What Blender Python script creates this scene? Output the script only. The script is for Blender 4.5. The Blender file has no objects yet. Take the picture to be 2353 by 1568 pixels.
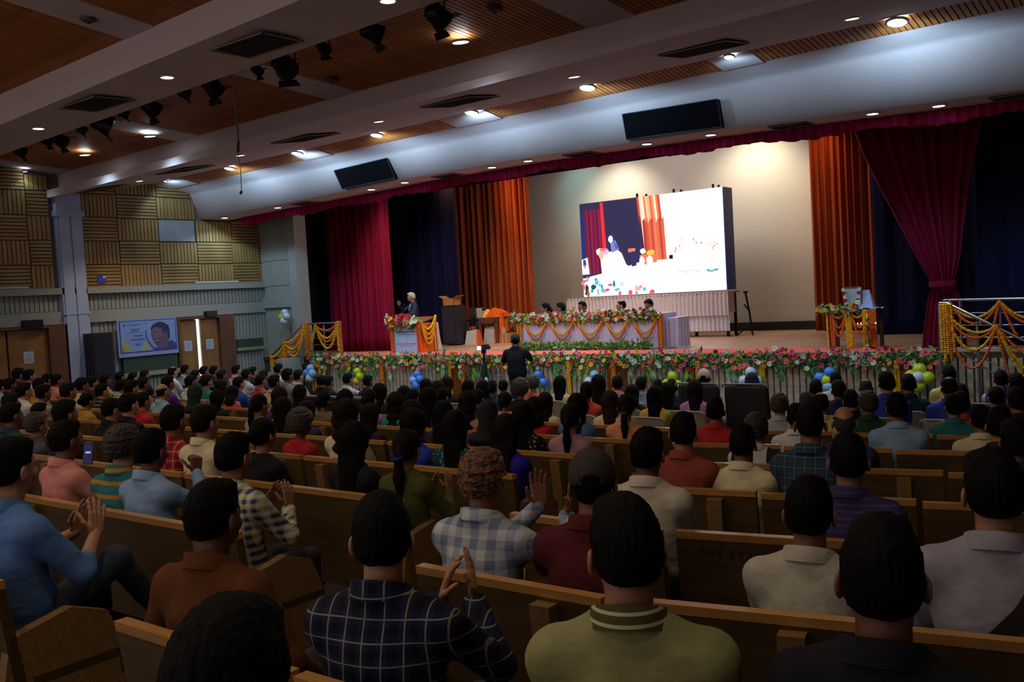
import bpy, bmesh, math, random
import numpy as np
from mathutils import Vector, Matrix

random.seed(7)
S = bpy.context.scene
COL = S.collection

# ---------------------------------------------------------------- camera
W, H, F = 2353.0, 1568.0, 2185.71
def _axes():
    a = np.array([-1655 - W/2, 836 - H/2]); b = np.array([2860 - W/2, 582 - H/2])
    dx = -np.array([a[0], -a[1], -F]); dy = np.array([b[0], -b[1], -F])
    dx /= np.linalg.norm(dx); dy -= dx*(dx@dy); dy /= np.linalg.norm(dy)
    return np.array([dx, dy, np.cross(dx, dy)])
RC = _axes()
def ray(x, y): return RC @ np.array([x - W/2, -(y - H/2), -F])
def at(x, y, ax, v):
    """the point where the sight line of a photo pixel meets a world plane"""
    d = ray(x, y); return d*(v/d[ax])
def px(P):
    q = RC.T @ np.array(P, float); return (W/2 + F*q[0]/-q[2], H/2 - F*q[1]/-q[2])
cam = bpy.data.cameras.new('camera'); camo = bpy.data.objects.new('camera', cam); COL.objects.link(camo)
cam.sensor_width = 36; cam.lens = F/W*36; cam.clip_start = .05; cam.clip_end = 200
m = Matrix.Identity(4)
for i in range(3):
    for j in range(3): m[i][j] = RC[i, j]
camo.matrix_world = m
S.camera = camo

# ---------------------------------------------------------------- world, exposure, large lights
wd = bpy.data.worlds.new('world'); S.world = wd; wd.use_nodes = True
wd.node_tree.nodes['Background'].inputs[0].default_value = (.58, .48, .46, 1)
wd.node_tree.nodes['Background'].inputs[1].default_value = .78
S.view_settings.view_transform = 'Standard'; S.view_settings.look = 'None'
S.view_settings.gamma = 1; S.view_settings.use_curve_mapping = False
S.view_settings.exposure = 0.0
S.cycles.max_bounces = 6; S.cycles.diffuse_bounces = 4; S.cycles.glossy_bounces = 2

def lamp(kind, loc, energy, color, target=None, size=.1, spot=None, blend=.6, parent=None, size_y=None):
    l = bpy.data.lights.new(kind.lower() + '_lamp', kind); l.energy = energy; l.color = color
    if kind == 'AREA':
        l.size = size
        if size_y: l.shape = 'RECTANGLE'; l.size_y = size_y
    else: l.shadow_soft_size = size
    if kind == 'SPOT': l.spot_size = math.radians(spot); l.spot_blend = blend
    o = bpy.data.objects.new('lamp', l); COL.objects.link(o); o.location = loc
    if target is not None:
        o.rotation_euler = (Vector(target) - Vector(loc)).to_track_quat('-Z', 'Y').to_euler()
    if parent: o.parent = parent
    return o
# stage lanterns hidden behind the valance: two throw pools on the backdrop, others wash the stage; area fills are added
def stage_lights():
    lamp('SPOT', (-13.9, 22.3, 3.75), 270, (1, .93, .74), (-14.0, 23.6, 1.9), .12, 105, .9)
    lamp('SPOT', (-9.9, 22.3, 3.8), 290, (1, .9, .66), (-9.9, 23.6, 2.2), .12, 115, .9)
    lamp('SPOT', (-15.4, 22.0, 3.8), 60, (.3, .9, .9), (-15.4, 23.6, 2.9), .1, 70, .9)
    lamp('SPOT', (-17.3, 19.6, 4.2), 1100, (1, .42, .12), (-17.3, 21.6, 2.2), .12, 80, .9)
    lamp('SPOT', (-8.0, 21.6, 4.3), 150, (1, .4, .12), (-8.0, 22.9, 2.6), .12, 60, .9)
    lamp('SPOT', (-12.2, 18.6, 4.3), 950, (1, .80, .74), (-12.4, 18.6, -1.3), .5, 74, .8)
    lamp('SPOT', (-16.2, 15.9, 3.9), 750, (1, .78, .6), (-17.0, 19.5, -1.3), .3, 75, .9)
    lamp('SPOT', (-17.6, 16.9, 3.9), 60, (1, .4, .35), (-18.2, 17.85, .9), .1, 26, .9)
    # beams of the lanterns on the pipe, thrown at the stage front, lectern and head table
    for x, tx, en, cn in ((-9.5, -11.6, 700, 26), (-12.5, -15.9, 420, 20), (-6.5, -7.5, 200, 22), (-14.0, -17.6, 160, 22)):
        lamp('SPOT', (x, 8.75, 2.95), en, (1, .88, .80), (tx, 17.2, -1.0), .12, cn, .9)
    lamp('AREA', (-12.4, 22.4, 4.0), 40, (1, .88, .80), (-12.4, 23.7, 1.2), 6.5, size_y=.3)  # added fill, evens out the backdrop between the two pools
    lamp('AREA', (-11.6, 19.3, 4.6), 230, (1, .82, .76), (-11.6, 19.3, -1.3), 3.0, size_y=2.0)  # added overhead fill that brightens the stage floor
stage_lights()

# ---------------------------------------------------------------- object helpers
def tag(o, label=None, cat=None, group=None, kind=None):
    if label: o['label'] = label
    if cat: o['category'] = cat
    if group: o['group'] = group
    if kind: o['kind'] = kind
    return o
def empty(name, loc=(0, 0, 0), rz=0, label=None, cat=None, group=None):
    o = bpy.data.objects.new(name, None); COL.objects.link(o); o.location = loc
    o.rotation_euler = (0, 0, rz); o.empty_display_size = .1
    return tag(o, label, cat, group)
def link(name, me, mats, parent=None, kind=None, loc=None):
    if mats is not None:
        if len(me.materials): me.materials.clear()
        for mt in (mats if isinstance(mats, (list, tuple)) else [mats]): me.materials.append(mt)
    o = bpy.data.objects.new(name, me); COL.objects.link(o)
    if parent: o.parent = parent
    if kind: o['kind'] = kind
    if loc is not None: o.location = loc
    return o
class MB:
    """collects shapes into one mesh"""
    def __init__(s): s.v = []; s.f = []; s.mi = []; s.sm = []
    def add(s, vs, fs, mi=0, smooth=False):
        n = len(s.v); s.v += [tuple(map(float, p)) for p in vs]
        for f in fs: s.f.append([i + n for i in f]); s.mi.append(mi); s.sm.append(smooth)
    def box(s, a, b, mi=0):
        x0, y0, z0 = a; x1, y1, z1 = b
        s.add([(x0,y0,z0),(x1,y0,z0),(x1,y1,z0),(x0,y1,z0),(x0,y0,z1),(x1,y0,z1),(x1,y1,z1),(x0,y1,z1)],
              [(0,3,2,1),(4,5,6,7),(0,1,5,4),(1,2,6,5),(2,3,7,6),(3,0,4,7)], mi)
    def hexa(s, lo, hi, mi=0):
        """lo, hi: two quads with matching corners"""
        s.add(list(lo) + list(hi), [(0,3,2,1),(4,5,6,7),(0,1,5,4),(1,2,6,5),(2,3,7,6),(3,0,4,7)], mi)
    def prism(s, poly, axis, a, b, mi=0):
        """poly: 2D points in the two other axes, extruded along axis from a to b"""
        n = len(poly); vs = []
        for t in (a, b):
            for p in poly:
                q = list(p); q.insert(axis, t); vs.append(q)
        s.add(vs, [tuple(range(n))[::-1], tuple(range(n, 2*n))] + [(i, (i+1) % n, n + (i+1) % n, n + i) for i in range(n)], mi)
    def tube(s, pts, r, n=8, mi=0, caps=True):
        pts = [Vector(p) for p in pts]; rs = r if isinstance(r, (list, tuple)) else [r]*len(pts)
        rings = []
        for i, p in enumerate(pts):
            d = (pts[min(i+1, len(pts)-1)] - pts[max(i-1, 0)]).normalized()
            u = d.cross(Vector((0, 0, 1)))
            if u.length < .05: u = d.cross(Vector((1, 0, 0)))
            u.normalize(); w = d.cross(u)
            rings.append([p + (u*math.cos(2*math.pi*k/n) + w*math.sin(2*math.pi*k/n))*rs[i] for k in range(n)])
        vs = [q for rg in rings for q in rg]; fs = []
        for i in range(len(pts)-1):
            for k in range(n):
                fs.append((i*n+k, i*n+(k+1) % n, (i+1)*n+(k+1) % n, (i+1)*n+k))
        s.add(vs, fs, mi, True)
        if caps: s.add(rings[0], [tuple(range(n))[::-1]], mi); s.add(rings[-1], [tuple(range(n))], mi)
    def lathe(s, prof, c=(0, 0, 0), n=16, mi=0, smooth=True):
        vs = []; fs = []
        for r, z in prof:
            for k in range(n):
                a = 2*math.pi*k/n; vs.append((c[0]+r*math.cos(a), c[1]+r*math.sin(a), c[2]+z))
        for i in range(len(prof)-1):
            for k in range(n): fs.append((i*n+k, i*n+(k+1) % n, (i+1)*n+(k+1) % n, (i+1)*n+k))
        s.add(vs, fs, mi, smooth)
    def ball(s, c, r, n=10, mi=0):
        rr = r if isinstance(r, (list, tuple)) else (r, r, r); vs = []; fs = []; h = n//2
        for i in range(h+1):
            t = math.pi*i/h
            for k in range(n):
                a = 2*math.pi*k/n
                vs.append((c[0]+rr[0]*math.sin(t)*math.cos(a), c[1]+rr[1]*math.sin(t)*math.sin(a), c[2]-rr[2]*math.cos(t)))
        for i in range(h):
            for k in range(n): fs.append((i*n+k, i*n+(k+1) % n, (i+1)*n+(k+1) % n, (i+1)*n+k))
        s.add(vs, fs, mi, True)
    def grid(s, fn, nu, nv, mi=0, smooth=True):
        vs = [fn(i/nu, j/nv) for j in range(nv+1) for i in range(nu+1)]
        s.add(vs, [(j*(nu+1)+i, j*(nu+1)+i+1, (j+1)*(nu+1)+i+1, (j+1)*(nu+1)+i) for j in range(nv) for i in range(nu)], mi, smooth)
    def mesh(s, name='m'):
        me = bpy.data.meshes.new(name); me.from_pydata(s.v, [], s.f)
        me.polygons.foreach_set('material_index', s.mi); me.polygons.foreach_set('use_smooth', s.sm); me.update(); return me
    def build(s, name, mats, parent=None, kind=None, loc=None):
        return link(name, s.mesh(name), mats, parent, kind, loc)

# ---------------------------------------------------------------- materials
MATS = {}
def lin(c):
    if isinstance(c, str): c = [int(c[i:i+2], 16)/255 for i in (0, 2, 4)]
    return tuple(x/12.92 if x <= .04045 else ((x+.055)/1.055)**2.4 for x in c[:3]) + (1,)
class NT:
    def __init__(s, name):
        s.m = bpy.data.materials.new(name); s.m.use_nodes = True; s.t = s.m.node_tree; s.b = s.t.nodes['Principled BSDF']
    def n(s, typ, **k):
        o = s.t.nodes.new(typ)
        for a, v in k.items():
            if a.startswith('i_'): o.inputs[a[2:].replace('_', ' ')].default_value = v
            else: setattr(o, a, v)
        return o
    def l(s, a, b): s.t.links.new(a, b)
    def coord(s, which='Object', scale=(1, 1, 1)):
        tc = s.n('ShaderNodeTexCoord'); mp = s.n('ShaderNodeMapping'); mp.inputs['Scale'].default_value = scale
        s.l(tc.outputs[which], mp.inputs['Vector']); return mp.outputs[0]
    def noise(s, vec, scale=5, detail=3, rough=.5):
        o = s.n('ShaderNodeTexNoise'); o.inputs['Scale'].default_value = scale; o.inputs['Detail'].default_value = detail
        o.inputs['Roughness'].default_value = rough; s.l(vec, o.inputs['Vector']); return o.outputs['Fac']
    def ramp(s, fac, stops):
        r = s.n('ShaderNodeValToRGB'); e = r.color_ramp.elements
        while len(e) < len(stops): e.new(.5)
        for i, (p, c) in enumerate(stops): e[i].position = p; e[i].color = c
        s.l(fac, r.inputs[0]); return r.outputs[0]
    def bump(s, h, strength=.3, dist=.01):
        b = s.n('ShaderNodeBump'); b.inputs['Strength'].default_value = strength; b.inputs['Distance'].default_value = dist
        s.l(h, b.inputs['Height']); s.l(b.outputs[0], s.b.inputs['Normal'])
    def math(s, op, a, b=None):
        o = s.n('ShaderNodeMath', operation=op)
        for i, x in enumerate((a, b)):
            if x is None: continue
            if isinstance(x, (int, float)): o.inputs[i].default_value = x
            else: s.l(x, o.inputs[i])
        return o.outputs[0]
    def mix(s, f, a, b):
        o = s.n('ShaderNodeMix', data_type='RGBA')
        if isinstance(f, (int, float)): o.inputs[0].default_value = f
        else: s.l(f, o.inputs[0])
        for k, x in ((6, a), (7, b)):
            if isinstance(x, tuple): o.inputs[k].default_value = x
            else: s.l(x, o.inputs[k])
        return o.outputs[2]
def sc(c, k): return tuple(x*k for x in c[:3]) + (1,)
def plain(name, c, rough=.6, metal=0, var=.12, scale=8, bump=0, stretch=(1, 1, 1), emit=0, sheen=0, spec=None, coord='Object'):
    key = ('p', name, c, rough, metal, var, scale, bump, stretch, emit)
    if key in MATS: return MATS[key]
    t = NT(name); col = lin(c); v = t.coord(coord, stretch); f = t.noise(v, scale, 4, .6)
    t.l(t.ramp(f, [(.3, sc(col, 1-var)), (.7, sc(col, 1+var))]), t.b.inputs['Base Color'])
    t.b.inputs['Roughness'].default_value = rough; t.b.inputs['Metallic'].default_value = metal
    if spec is not None: t.b.inputs['Specular IOR Level'].default_value = spec
    if sheen: t.b.inputs['Sheen Weight'].default_value = sheen
    if bump: t.bump(f, bump, .01)
    if emit: t.b.inputs['Emission Color'].default_value = col; t.b.inputs['Emission Strength'].default_value = emit
    MATS[key] = t.m; return t.m
def emis(name, c, k):
    key = ('e', name, c, k)
    if key in MATS: return MATS[key]
    t = NT(name); t.b.inputs['Base Color'].default_value = (0, 0, 0, 1); t.b.inputs['Roughness'].default_value = .4
    t.b.inputs['Emission Color'].default_value = lin(c); t.b.inputs['Emission Strength'].default_value = k
    MATS[key] = t.m; return t.m
def wood(name, c1, c2, scale=(1, 12, 12), rough=.4, bump=.1, dist=.004, rnd=.25):
    key = ('w', name, c1, c2, scale)
    if key in MATS: return MATS[key]
    t = NT(name); v = t.coord('Object', scale); f = t.noise(v, 3, 5, .65); f2 = t.noise(t.coord('Object'), 2.2, 3, .5)
    c = t.ramp(f, [(.3, lin(c1)), (.7, lin(c2))])
    c = t.mix(t.ramp(f2, [(.42, (0, 0, 0, 1)), (.75, (.6, .6, .6, 1))]), c, sc(lin(c1), .45))
    oi = t.n('ShaderNodeObjectInfo'); k = t.math('ADD', t.math('MULTIPLY', oi.outputs['Random'], rnd), 1-rnd/2)
    hs = t.n('ShaderNodeHueSaturation'); t.l(c, hs.inputs['Color']); t.l(k, hs.inputs['Value'])
    t.l(hs.outputs[0], t.b.inputs['Base Color']); t.b.inputs['Roughness'].default_value = rough; t.bump(f, bump, dist)
    MATS[key] = t.m; return t.m
def cloth(c, pat=None):
    """pat: None, ('plaid', c2, c3, size), ('check', c2, size), ('hstripe', c2, size), ('floral', c2)"""
    key = ('c', c, pat)
    if key in MATS: return MATS[key]
    t = NT('shirt_cloth'); base = lin(c); v = t.coord('Object'); f = t.noise(v, 9, 4, .6)
    col = t.ramp(f, [(.3, sc(base, .82)), (.7, sc(base, 1.12))])
    if pat:
        sp = t.n('ShaderNodeSeparateXYZ'); t.l(v, sp.inputs[0]); X = sp.outputs[0]; Z = sp.outputs[2]
        def band(ax, size, width, off=0.0):
            fr = t.math('FRACT', t.math('ADD', t.math('MULTIPLY', ax, 1/size), 10+off)); return t.math('LESS_THAN', fr, width)
        if pat[0] == 'check':
            a = band(X, pat[2], .5); b = band(Z, pat[2], .5); k = t.math('MULTIPLY', t.math('ADD', a, b), .5)
            col = t.mix(k, col, lin(pat[1]))
        elif pat[0] == 'plaid':
            k = t.math('MULTIPLY', t.math('ADD', band(X, pat[3], .45), band(Z, pat[3], .45)), .5)
            col = t.mix(k, col, lin(pat[1]))
            k2 = t.math('MULTIPLY', t.math('MAXIMUM', band(X, pat[3], .08, .3), band(Z, pat[3], .07, .3)), .7)
            col = t.mix(k2, col, lin(pat[2]))
        elif pat[0] == 'hstripe':
            col = t.mix(band(Z, pat[2], .3), col, lin(pat[1]))
        elif pat[0] == 'vstripe':
            col = t.mix(band(X, pat[2], .35), col, lin(pat[1]))
        elif pat[0] == 'floral':
            vo = t.n('ShaderNodeTexVoronoi'); vo.inputs['Scale'].default_value = 26; t.l(v, vo.inputs['Vector'])
            col = t.mix(t.ramp(vo.outputs['Distance'], [(.22, (1, 1, 1, 1)), (.3, (0, 0, 0, 1))]), col, lin(pat[1]))
    t.l(col, t.b.inputs['Base Color']); t.b.inputs['Roughness'].default_value = .9
    t.b.inputs['Specular IOR Level'].default_value = .2
    f3 = t.noise(t.coord('Object', (1, 1, 1.7)), 7, 3, .5); t.bump(f3, .4, .03)
    MATS[key] = t.m; return t.m
def velvet(name, c, rough=.75):
    key = ('v', name, c)
    if key in MATS: return MATS[key]
    t = NT(name); f = t.noise(t.coord('Object', (3, 3, .15)), 6, 4, .6); b = lin(c)
    t.l(t.ramp(f, [(.3, sc(b, .6)), (.7, sc(b, 1.25))]), t.b.inputs['Base Color'])
    t.b.inputs['Roughness'].default_value = rough; t.b.inputs['Specular IOR Level'].default_value = .12
    MATS[key] = t.m; return t.m
def hairmat(c):
    key = ('h', c)
    if key in MATS: return MATS[key]
    t = NT('hair'); f = t.noise(t.coord('Object', (60, 60, 7)), 3, 3, .6); b = lin(c)
    t.l(t.ramp(f, [(.35, sc(b, .6)), (.75, sc(b, 1.3))]), t.b.inputs['Base Color'])
    t.b.inputs['Roughness'].default_value = .75; t.b.inputs['Specular IOR Level'].default_value = .12; t.bump(f, .5, .006)
    MATS[key] = t.m; return t.m
def curlmat(c, c2):
    t = NT('hair'); f = t.noise(t.coord('Object'), 55, 3, .7)
    t.l(t.ramp(f, [(.4, lin(c)), (.68, lin(c2))]), t.b.inputs['Base Color']); t.b.inputs['Roughness'].default_value = .45
    t.bump(f, 1, .02); return t.m
def skin(c):
    key = ('s', c)
    if key in MATS: return MATS[key]
    t = NT('skin'); f = t.noise(t.coord('Object'), 14, 3, .6); b = lin(c)
    t.l(t.ramp(f, [(.3, sc(b, .9)), (.7, sc(b, 1.08))]), t.b.inputs['Base Color'])
    t.b.inputs['Roughness'].default_value = .55; MATS[key] = t.m; return t.m
SK = ['8a5a40', '7a4c35', '9c6a4c', '6a3f2b', 'a87858']

gyp = plain('gypsum_paint', 'cdbfc0', .9, var=.03, scale=2, spec=.15)
ceilwood = wood('ceiling_slat_wood', 'a8622a', 'c87c3a', (12, 1, 12), .6)
wallwood = wood('wall_panel_wood', '957640', 'ac8c58', (1.5, 1.5, 1.5), .5)
darkback = plain('dark_backing', '1a120c', .9)
stone = plain('grey_stone', '94968e', .85, var=.16, scale=30, bump=.2)
white_paint = plain('pillar_paint', 'a4b2d4', .6, var=.04)
benchw = wood('bench_wood', '46341c', '5c4728', (1.2, 8, 8), .35)
railw = wood('bench_edge_wood', 'a8763c', 'c09050', (1.2, 20, 20), .22)
steel = plain('rail_steel', 'b0b4ba', .25, 1, var=.05)
black = plain('black_plastic', '101012', .5)
blackm = plain('black_metal', '17171a', .4, .6)
# ================================================================ STRUCTURE
XL, XR = -21.0, 1.7
def floor_z(y): return -2.5 + .06*max(0, 12 - y)
def struct(name, mb, mats, parent=None): return mb.build(name, mats, parent, None if parent else 'structure')
# raked floor
mb = MB(); ys = [-3.5, 0, 12, 18]
for a, b in zip(ys, ys[1:]):
    mb.hexa([(XL, a, floor_z(a)-.3), (XR, a, floor_z(a)-.3), (XR, b, floor_z(b)-.3), (XL, b, floor_z(b)-.3)],
            [(XL, a, floor_z(a)), (XR, a, floor_z(a)), (XR, b, floor_z(b)), (XL, b, floor_z(b))])
struct('floor', mb, plain('hall_floor', '3c342e', .5, var=.2, scale=3))
# stage deck with boards and red carpet edge
ZS = -1.31
YF = 16.2
mb = MB(); mb.box((XL, YF+.05, -2.5), (XR, 25, ZS)); struct('floor_stage', mb, wood('stage_boards', 'b08468', 'c49878', (1, 8, 8), .45))
mb = MB(); mb.box((-18.6, 16.25, ZS), (-4.6, 17.3, ZS+.012)); o = mb.build('carpet_runner', plain('red_carpet', 'e0605a', .95, var=.1, scale=40, bump=.3))
tag(o, 'red carpet strip along the front edge of the stage', 'carpet')
# stage front: separate concrete ribs on a darker face
sf = MB(); sf.box((XL, YF-.02, -2.6), (XR, YF+.05, ZS)); sfo = struct('trim_1', sf, plain('stage_face', '3f3d38', .9))
rib = MB(); rib.prism([(-.05, 0), (-.042, -.045), (.042, -.045), (.05, 0)], 2, -2.5, ZS-.09)
# prism axis=2 keeps (x, y)
ribm = rib.mesh('rib'); ribm.materials.append(plain('rib_concrete', 'a89e8e', .85, var=.25, scale=12, bump=.3))
x = -19.0
while x < XR-.1:
    link('rib', ribm, None, sfo, loc=(x, YF-.02, 0)); x += .117
mb = MB(); mb.box((XL, YF-.06, ZS-.09), (XR, YF+.06, ZS+.001)); struct('trim_2', mb, wood('stage_nosing', '4c3626', '5c4230', (1, 10, 10), .5))

# ---- left wall
wl = MB(); wl.box((XL-.3, -3.5, -3), (XL, 16.4, 5)); wall_left = struct('wall_left', wl, plain('wall_render', '6e6a66', .9))
DX = XL
mv = {}
def slat_mesh(hor, w, h):
    k = (hor, round(w, 3), round(h, 3))
    if k in mv: return mv[k]
    b = MB()
    if hor: b.box((0, -w/2, -h/2), (.035, w/2, h/2))
    else: b.box((0, -w/2, -h/2), (.035, w/2, h/2))
    me = b.mesh('slat'); me.materials.append(wallwood); mv[k] = me; return me
cols = [-1+0.0]
c0 = 12.22; pw = 1.05; ph = .545
rows = [2.31, 1.77, 1.225, .70]          # lower edges of panel rows (top row from 2.86)
def ceil_at(y):
    pts = [(-3.5, 4.3), (7, 3.35), (7.0, 2.85), (8.2, 2.95), (8.3, 3.35), (10.6, 3.1), (10.61, 2.7), (13.2, 3.17), (14.2, 2.98), (14.5, 2.36), (17, 2.36)]
    for (a, za), (b, zb) in zip(pts, pts[1:]):
        if a <= y <= b: return za + (zb-za)*(y-a)/max(b-a, 1e-6)
    return 3
for ci in range(-9, 5):
    y0 = c0 + ci*pw; y1 = y0 + pw
    if y1 > 16.3: y1 = 16.2
    for ri in range(-2, 5):
        z1 = 2.31 + .545*(1-ri) ; z0 = z1 - .545
        if ri == 4: z0 = z1
        if z0 >= z1 or z0 < .6: continue
        top = min(z1, ceil_at((y0+y1)/2) + .1)
        if ci == -2 and ri == -1: y1 = 10.62; top = 3.2
        if ci == -2 and ri == 0: top = z1
        if top - z0 < .1: continue
        if y0 > 14.3 and z0 > 2.2: continue
        if ci == 1 and ri == 1: continue   # the blank white square
        pan = MB(); pan.box((XL, y0+.01, z0+.01), (XL+.02, y1-.01, top-.01))
        po = pan.build('slat_panel', darkback, wall_left)
        hor = (ci + ri) % 2 == 0
        if hor:
            n = max(1, round((top-z0)/.078)); hh = (top-z0)/n
            for k in range(n): link('slat', slat_mesh(1, y1-y0-.03, hh-.018), None, po, loc=(XL+.02, (y0+y1)/2, z0+hh*(k+.5)))
        else:
            n = max(1, round((y1-y0)/.095)); ww = (y1-y0)/n
            for k in range(n): link('slat', slat_mesh(0, ww-.02, top-z0-.03), None, po, loc=(XL+.02, y0+ww*(k+.5), (z0+top)/2))
mb = MB(); mb.box((XL, 13.29, 1.78), (XL+.05, 14.28, 2.30)); o = mb.build('blank_panel', plain('white_board', '8f979c', .5, var=.15, scale=3), wall_left)
tag(o, 'bare pale grey square where a slat panel is missing')
# stone ledge, fluted bands
def band(name, y0, y1, z0, z1, dep, mat): mb = MB(); mb.box((XL, y0, z0), (XL+dep, y1, z1)); return mb.build(name, mat, wall_left)
band('ledge', -3.5, 16.3, .56, .70, .16, stone)
band('stone_band', -3.5, 16.3, -.10, .18, .10, stone)
def flutes(y0, y1, z0, z1, dep=.028, pitch=.105, parent=None, xx=XL):
    mb = MB(); y = y0
    while y < y1 - .03: mb.box((xx, y, z0), (xx+dep, min(y+pitch-.02, y1), z1)); y += pitch
    return mb.build('flutes', stone, parent or wall_left, 'stuff')
flutes(-3.5, 16.3, .19, .55)
flutes(-3.5, 9.0, -.32, -.10); flutes(11.5, 13.55, -2.35, -.10); flutes(15.25, 16.3, -2.35, -.10); flutes(11.0, 11.5, -.5, -.1)
# pillar
mb = MB(); mb.box((XL, 10.72, -2.5), (XL+.16, 11.3, 2.9)); mb.box((XL, 10.68, 2.3), (XL+.22, 11.34, 2.42))
mb.box((XL+.16, 10.76, -2.5), (XL+.19, 10.99, 2.3)); mb.box((XL+.16, 11.03, -2.5), (XL+.19, 11.26, 2.3)); mb.box((XL, 10.70, .10), (XL+.2, 11.32, .13))
po = struct('trim_3', mb, white_paint)
# doors
doorw = wood('door_wood', '8a5f36', '9c7040', (8, 8, 1), .4)
def door_pair(n, y0, y1, ztop, gap):
    zb = floor_z((y0+y1)/2)
    d = empty('door_%d' % n, (XL, (y0+y1)/2, zb)); d['kind'] = 'structure'
    L = (y1-y0)/2; h = ztop-zb
    def bld(name, boxes, mat):
        mb = MB()
        for a, b in boxes: mb.box(a, b)
        return mb.build(name, mat, d)
    bld('door_frame', [((0, -L-.07, 0), (.16, -L, h+.06)), ((0, L, 0), (.16, L+.45, h+.06)), ((0, -L, h), (.16, L, h+.06))], wood('door_frame_wood', '5a3a26', '6a4630', (6, 6, 1), .5))
    for s in (-1, 1):
        a, b = (-L, -gap/2) if s < 0 else (gap/2, L)
        lf = bld('door_leaf', [((.02, a+.01, .02), (.07, b-.01, h-.02))], doorw)
        mb = MB(); mb.box((.07, a+.1, h*.42), (.085, b-.1, h*.42+.03)); mb.build('push_bar', steel, lf)
        mb = MB(); c = (a+b)/2; mb.box((.071, c-.12, h*.66), (.074, c+.1, h*.66+.26)); o = mb.build('paper_notice', plain('paper', 'aab4c8', .8), lf)
        mb = MB()
        for k in range(6): mb.box((.0745, c-.09, h*.66+.04+k*.032), (.075, c+.04+.03*(k % 3)/2, h*.66+.046+k*.032))
        mb.build('print_lines', plain('ink', '5a6070', .8), o)
    return d, h
d1, h = door_pair(1, 13.6, 14.75, -.17, .10)
mb = MB(); mb.box((.0, -.04, .02), (.03, .05, h-.01)); mb.build('daylight_gap', emis('daylight', 'cfe4ff', 1.6), d1)
d2, h = door_pair(2, 8.6, 10.35, -.17, .03)
def emblem_box(y, z, w, hh, label):
    o = empty('exit_sign', (XL+.1, y, z), 0, label, 'sign'); mb = MB(); mb.box((0, -w/2, 0), (.12, w/2, hh)); mb.build('housing', black, o)
    mb = MB(); mb.box((.12, -w/2+.02, .02), (.125, w/2-.02, hh-.02)); mb.build('face', plain('dark_face', '1c1a20', .3), o)
emblem_box(14.5, -.13, .32, .14, 'unlit black sign box above the double door beside the banner')
emblem_box(10.0, -.14, .42, .17, 'unlit black sign box above the left hand doors')
# tube lights lying on the ledge
for y, l in ((9.0, 2.0), (14.8, 1.3)):
    o = empty('tube_light', (XL+.12, y, .74), 0, 'unlit white tube light along the stone ledge ' + ('left of the pillar' if y < 10 else 'right of the pillar'), 'lamp')
    mb = MB(); mb.tube([(0, -l/2, 0), (0, l/2, 0)], .018); mb.build('tube', plain('tube_white', 'c8c8c0', .3), o)
    mb = MB(); mb.box((-.03, -l/2-.02, -.03), (.02, l/2+.02, -.012)); mb.build('batten', plain('batten', '8f8f8c', .5), o)
# niche board (green) below the banner and right one
mb = MB(); mb.box((XL+.04, 12.05, -1.35), (XL+.14, 13.48, -.98)); mb.box((XL+.04, 11.95, -1.45), (XL+.17, 13.55, -1.35), 1)
o = mb.build('notice_board', [plain('green_baize', '36453a', .95), plain('frame_pale', '8c8c78', .6)]); tag(o, 'dark green board in pale frame under the printed banner', 'board')
mb = MB(); mb.box((XL+.04, 15.3, -1.0), (XL+.12, 16.1, -.78)); mb.box((XL+.04, 15.25, -1.08), (XL+.15, 16.15, -1.0), 1)
o = mb.build('notice_board', [plain('green_baize', '36453a', .95), plain('frame_pale', '8c8c78', .6)]); tag(o, 'small dark green board right of the double doors', 'board')
# blue and yellow square sticker on panels
mb = MB(); mb.box((XL+.06, 11.62, .80), (XL+.08, 11.82, .98)); mb.box((XL+.08, 11.74, .9), (XL+.082, 11.81, .96), 1)
o = mb.build('wall_sticker', [plain('blue_sticker', '3a4cc0', .5), plain('yellow_sticker', 'c8d070', .5)]); tag(o, 'small blue and yellow square sticker on the wooden wall panels', 'sticker')

# ---- proscenium side wall left, right wall, back wall, stage walls
pw_ = MB(); pw_.box((XL-.3, 16.3, -2.5), (-19.45, 16.6, 5)); ps = struct('wall_proscenium', pw_, stone)
mb = MB(); x = -20.95
while x < -19.75:
    for a, b in ((-2.4, .55), (.58, 1.2), (1.25, 2.5)): mb.box((x, 16.28, a), (x+.088, 16.3, b))
    x += .1
mb.build('flutes', stone, ps, 'stuff')
mb = MB(); mb.box((-19.75, 16.2, -2.5), (-19.45, 16.3, 2.6)); mb.build('jamb', stone, ps)
mb = MB(); mb.box((-20.98, 16.22, 0), (-19.75, 16.3, .28)); mb.build('stone_band', stone, ps)
mb = MB(); mb.box((XR, -3.5, -3), (XR+.3, 25, 5)); struct('wall_right', mb, plain('right_wall', '5a5550', .9))
backdrop = plain('backdrop_paint', 'b8b0a6', .85, var=.03, scale=1)
mb = MB(); mb.box((XL, 23.7, ZS), (XR, 24, 5)); struct('wall_stage', mb, backdrop)
mb = MB(); mb.box((-17, 23.6, ZS), (-5, 23.7, ZS+.22)); struct('baseboard_stage', mb, black)
mb = MB(); mb.box((XL-.2, 16.6, ZS), (XL, 24, 5)); struct('wall_stage_left', mb, darkback)
mb = MB(); mb.box((XL, 16.3, 4.9), (XR, 24, 5.0)); struct('ceiling_stage', mb, darkback)

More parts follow.
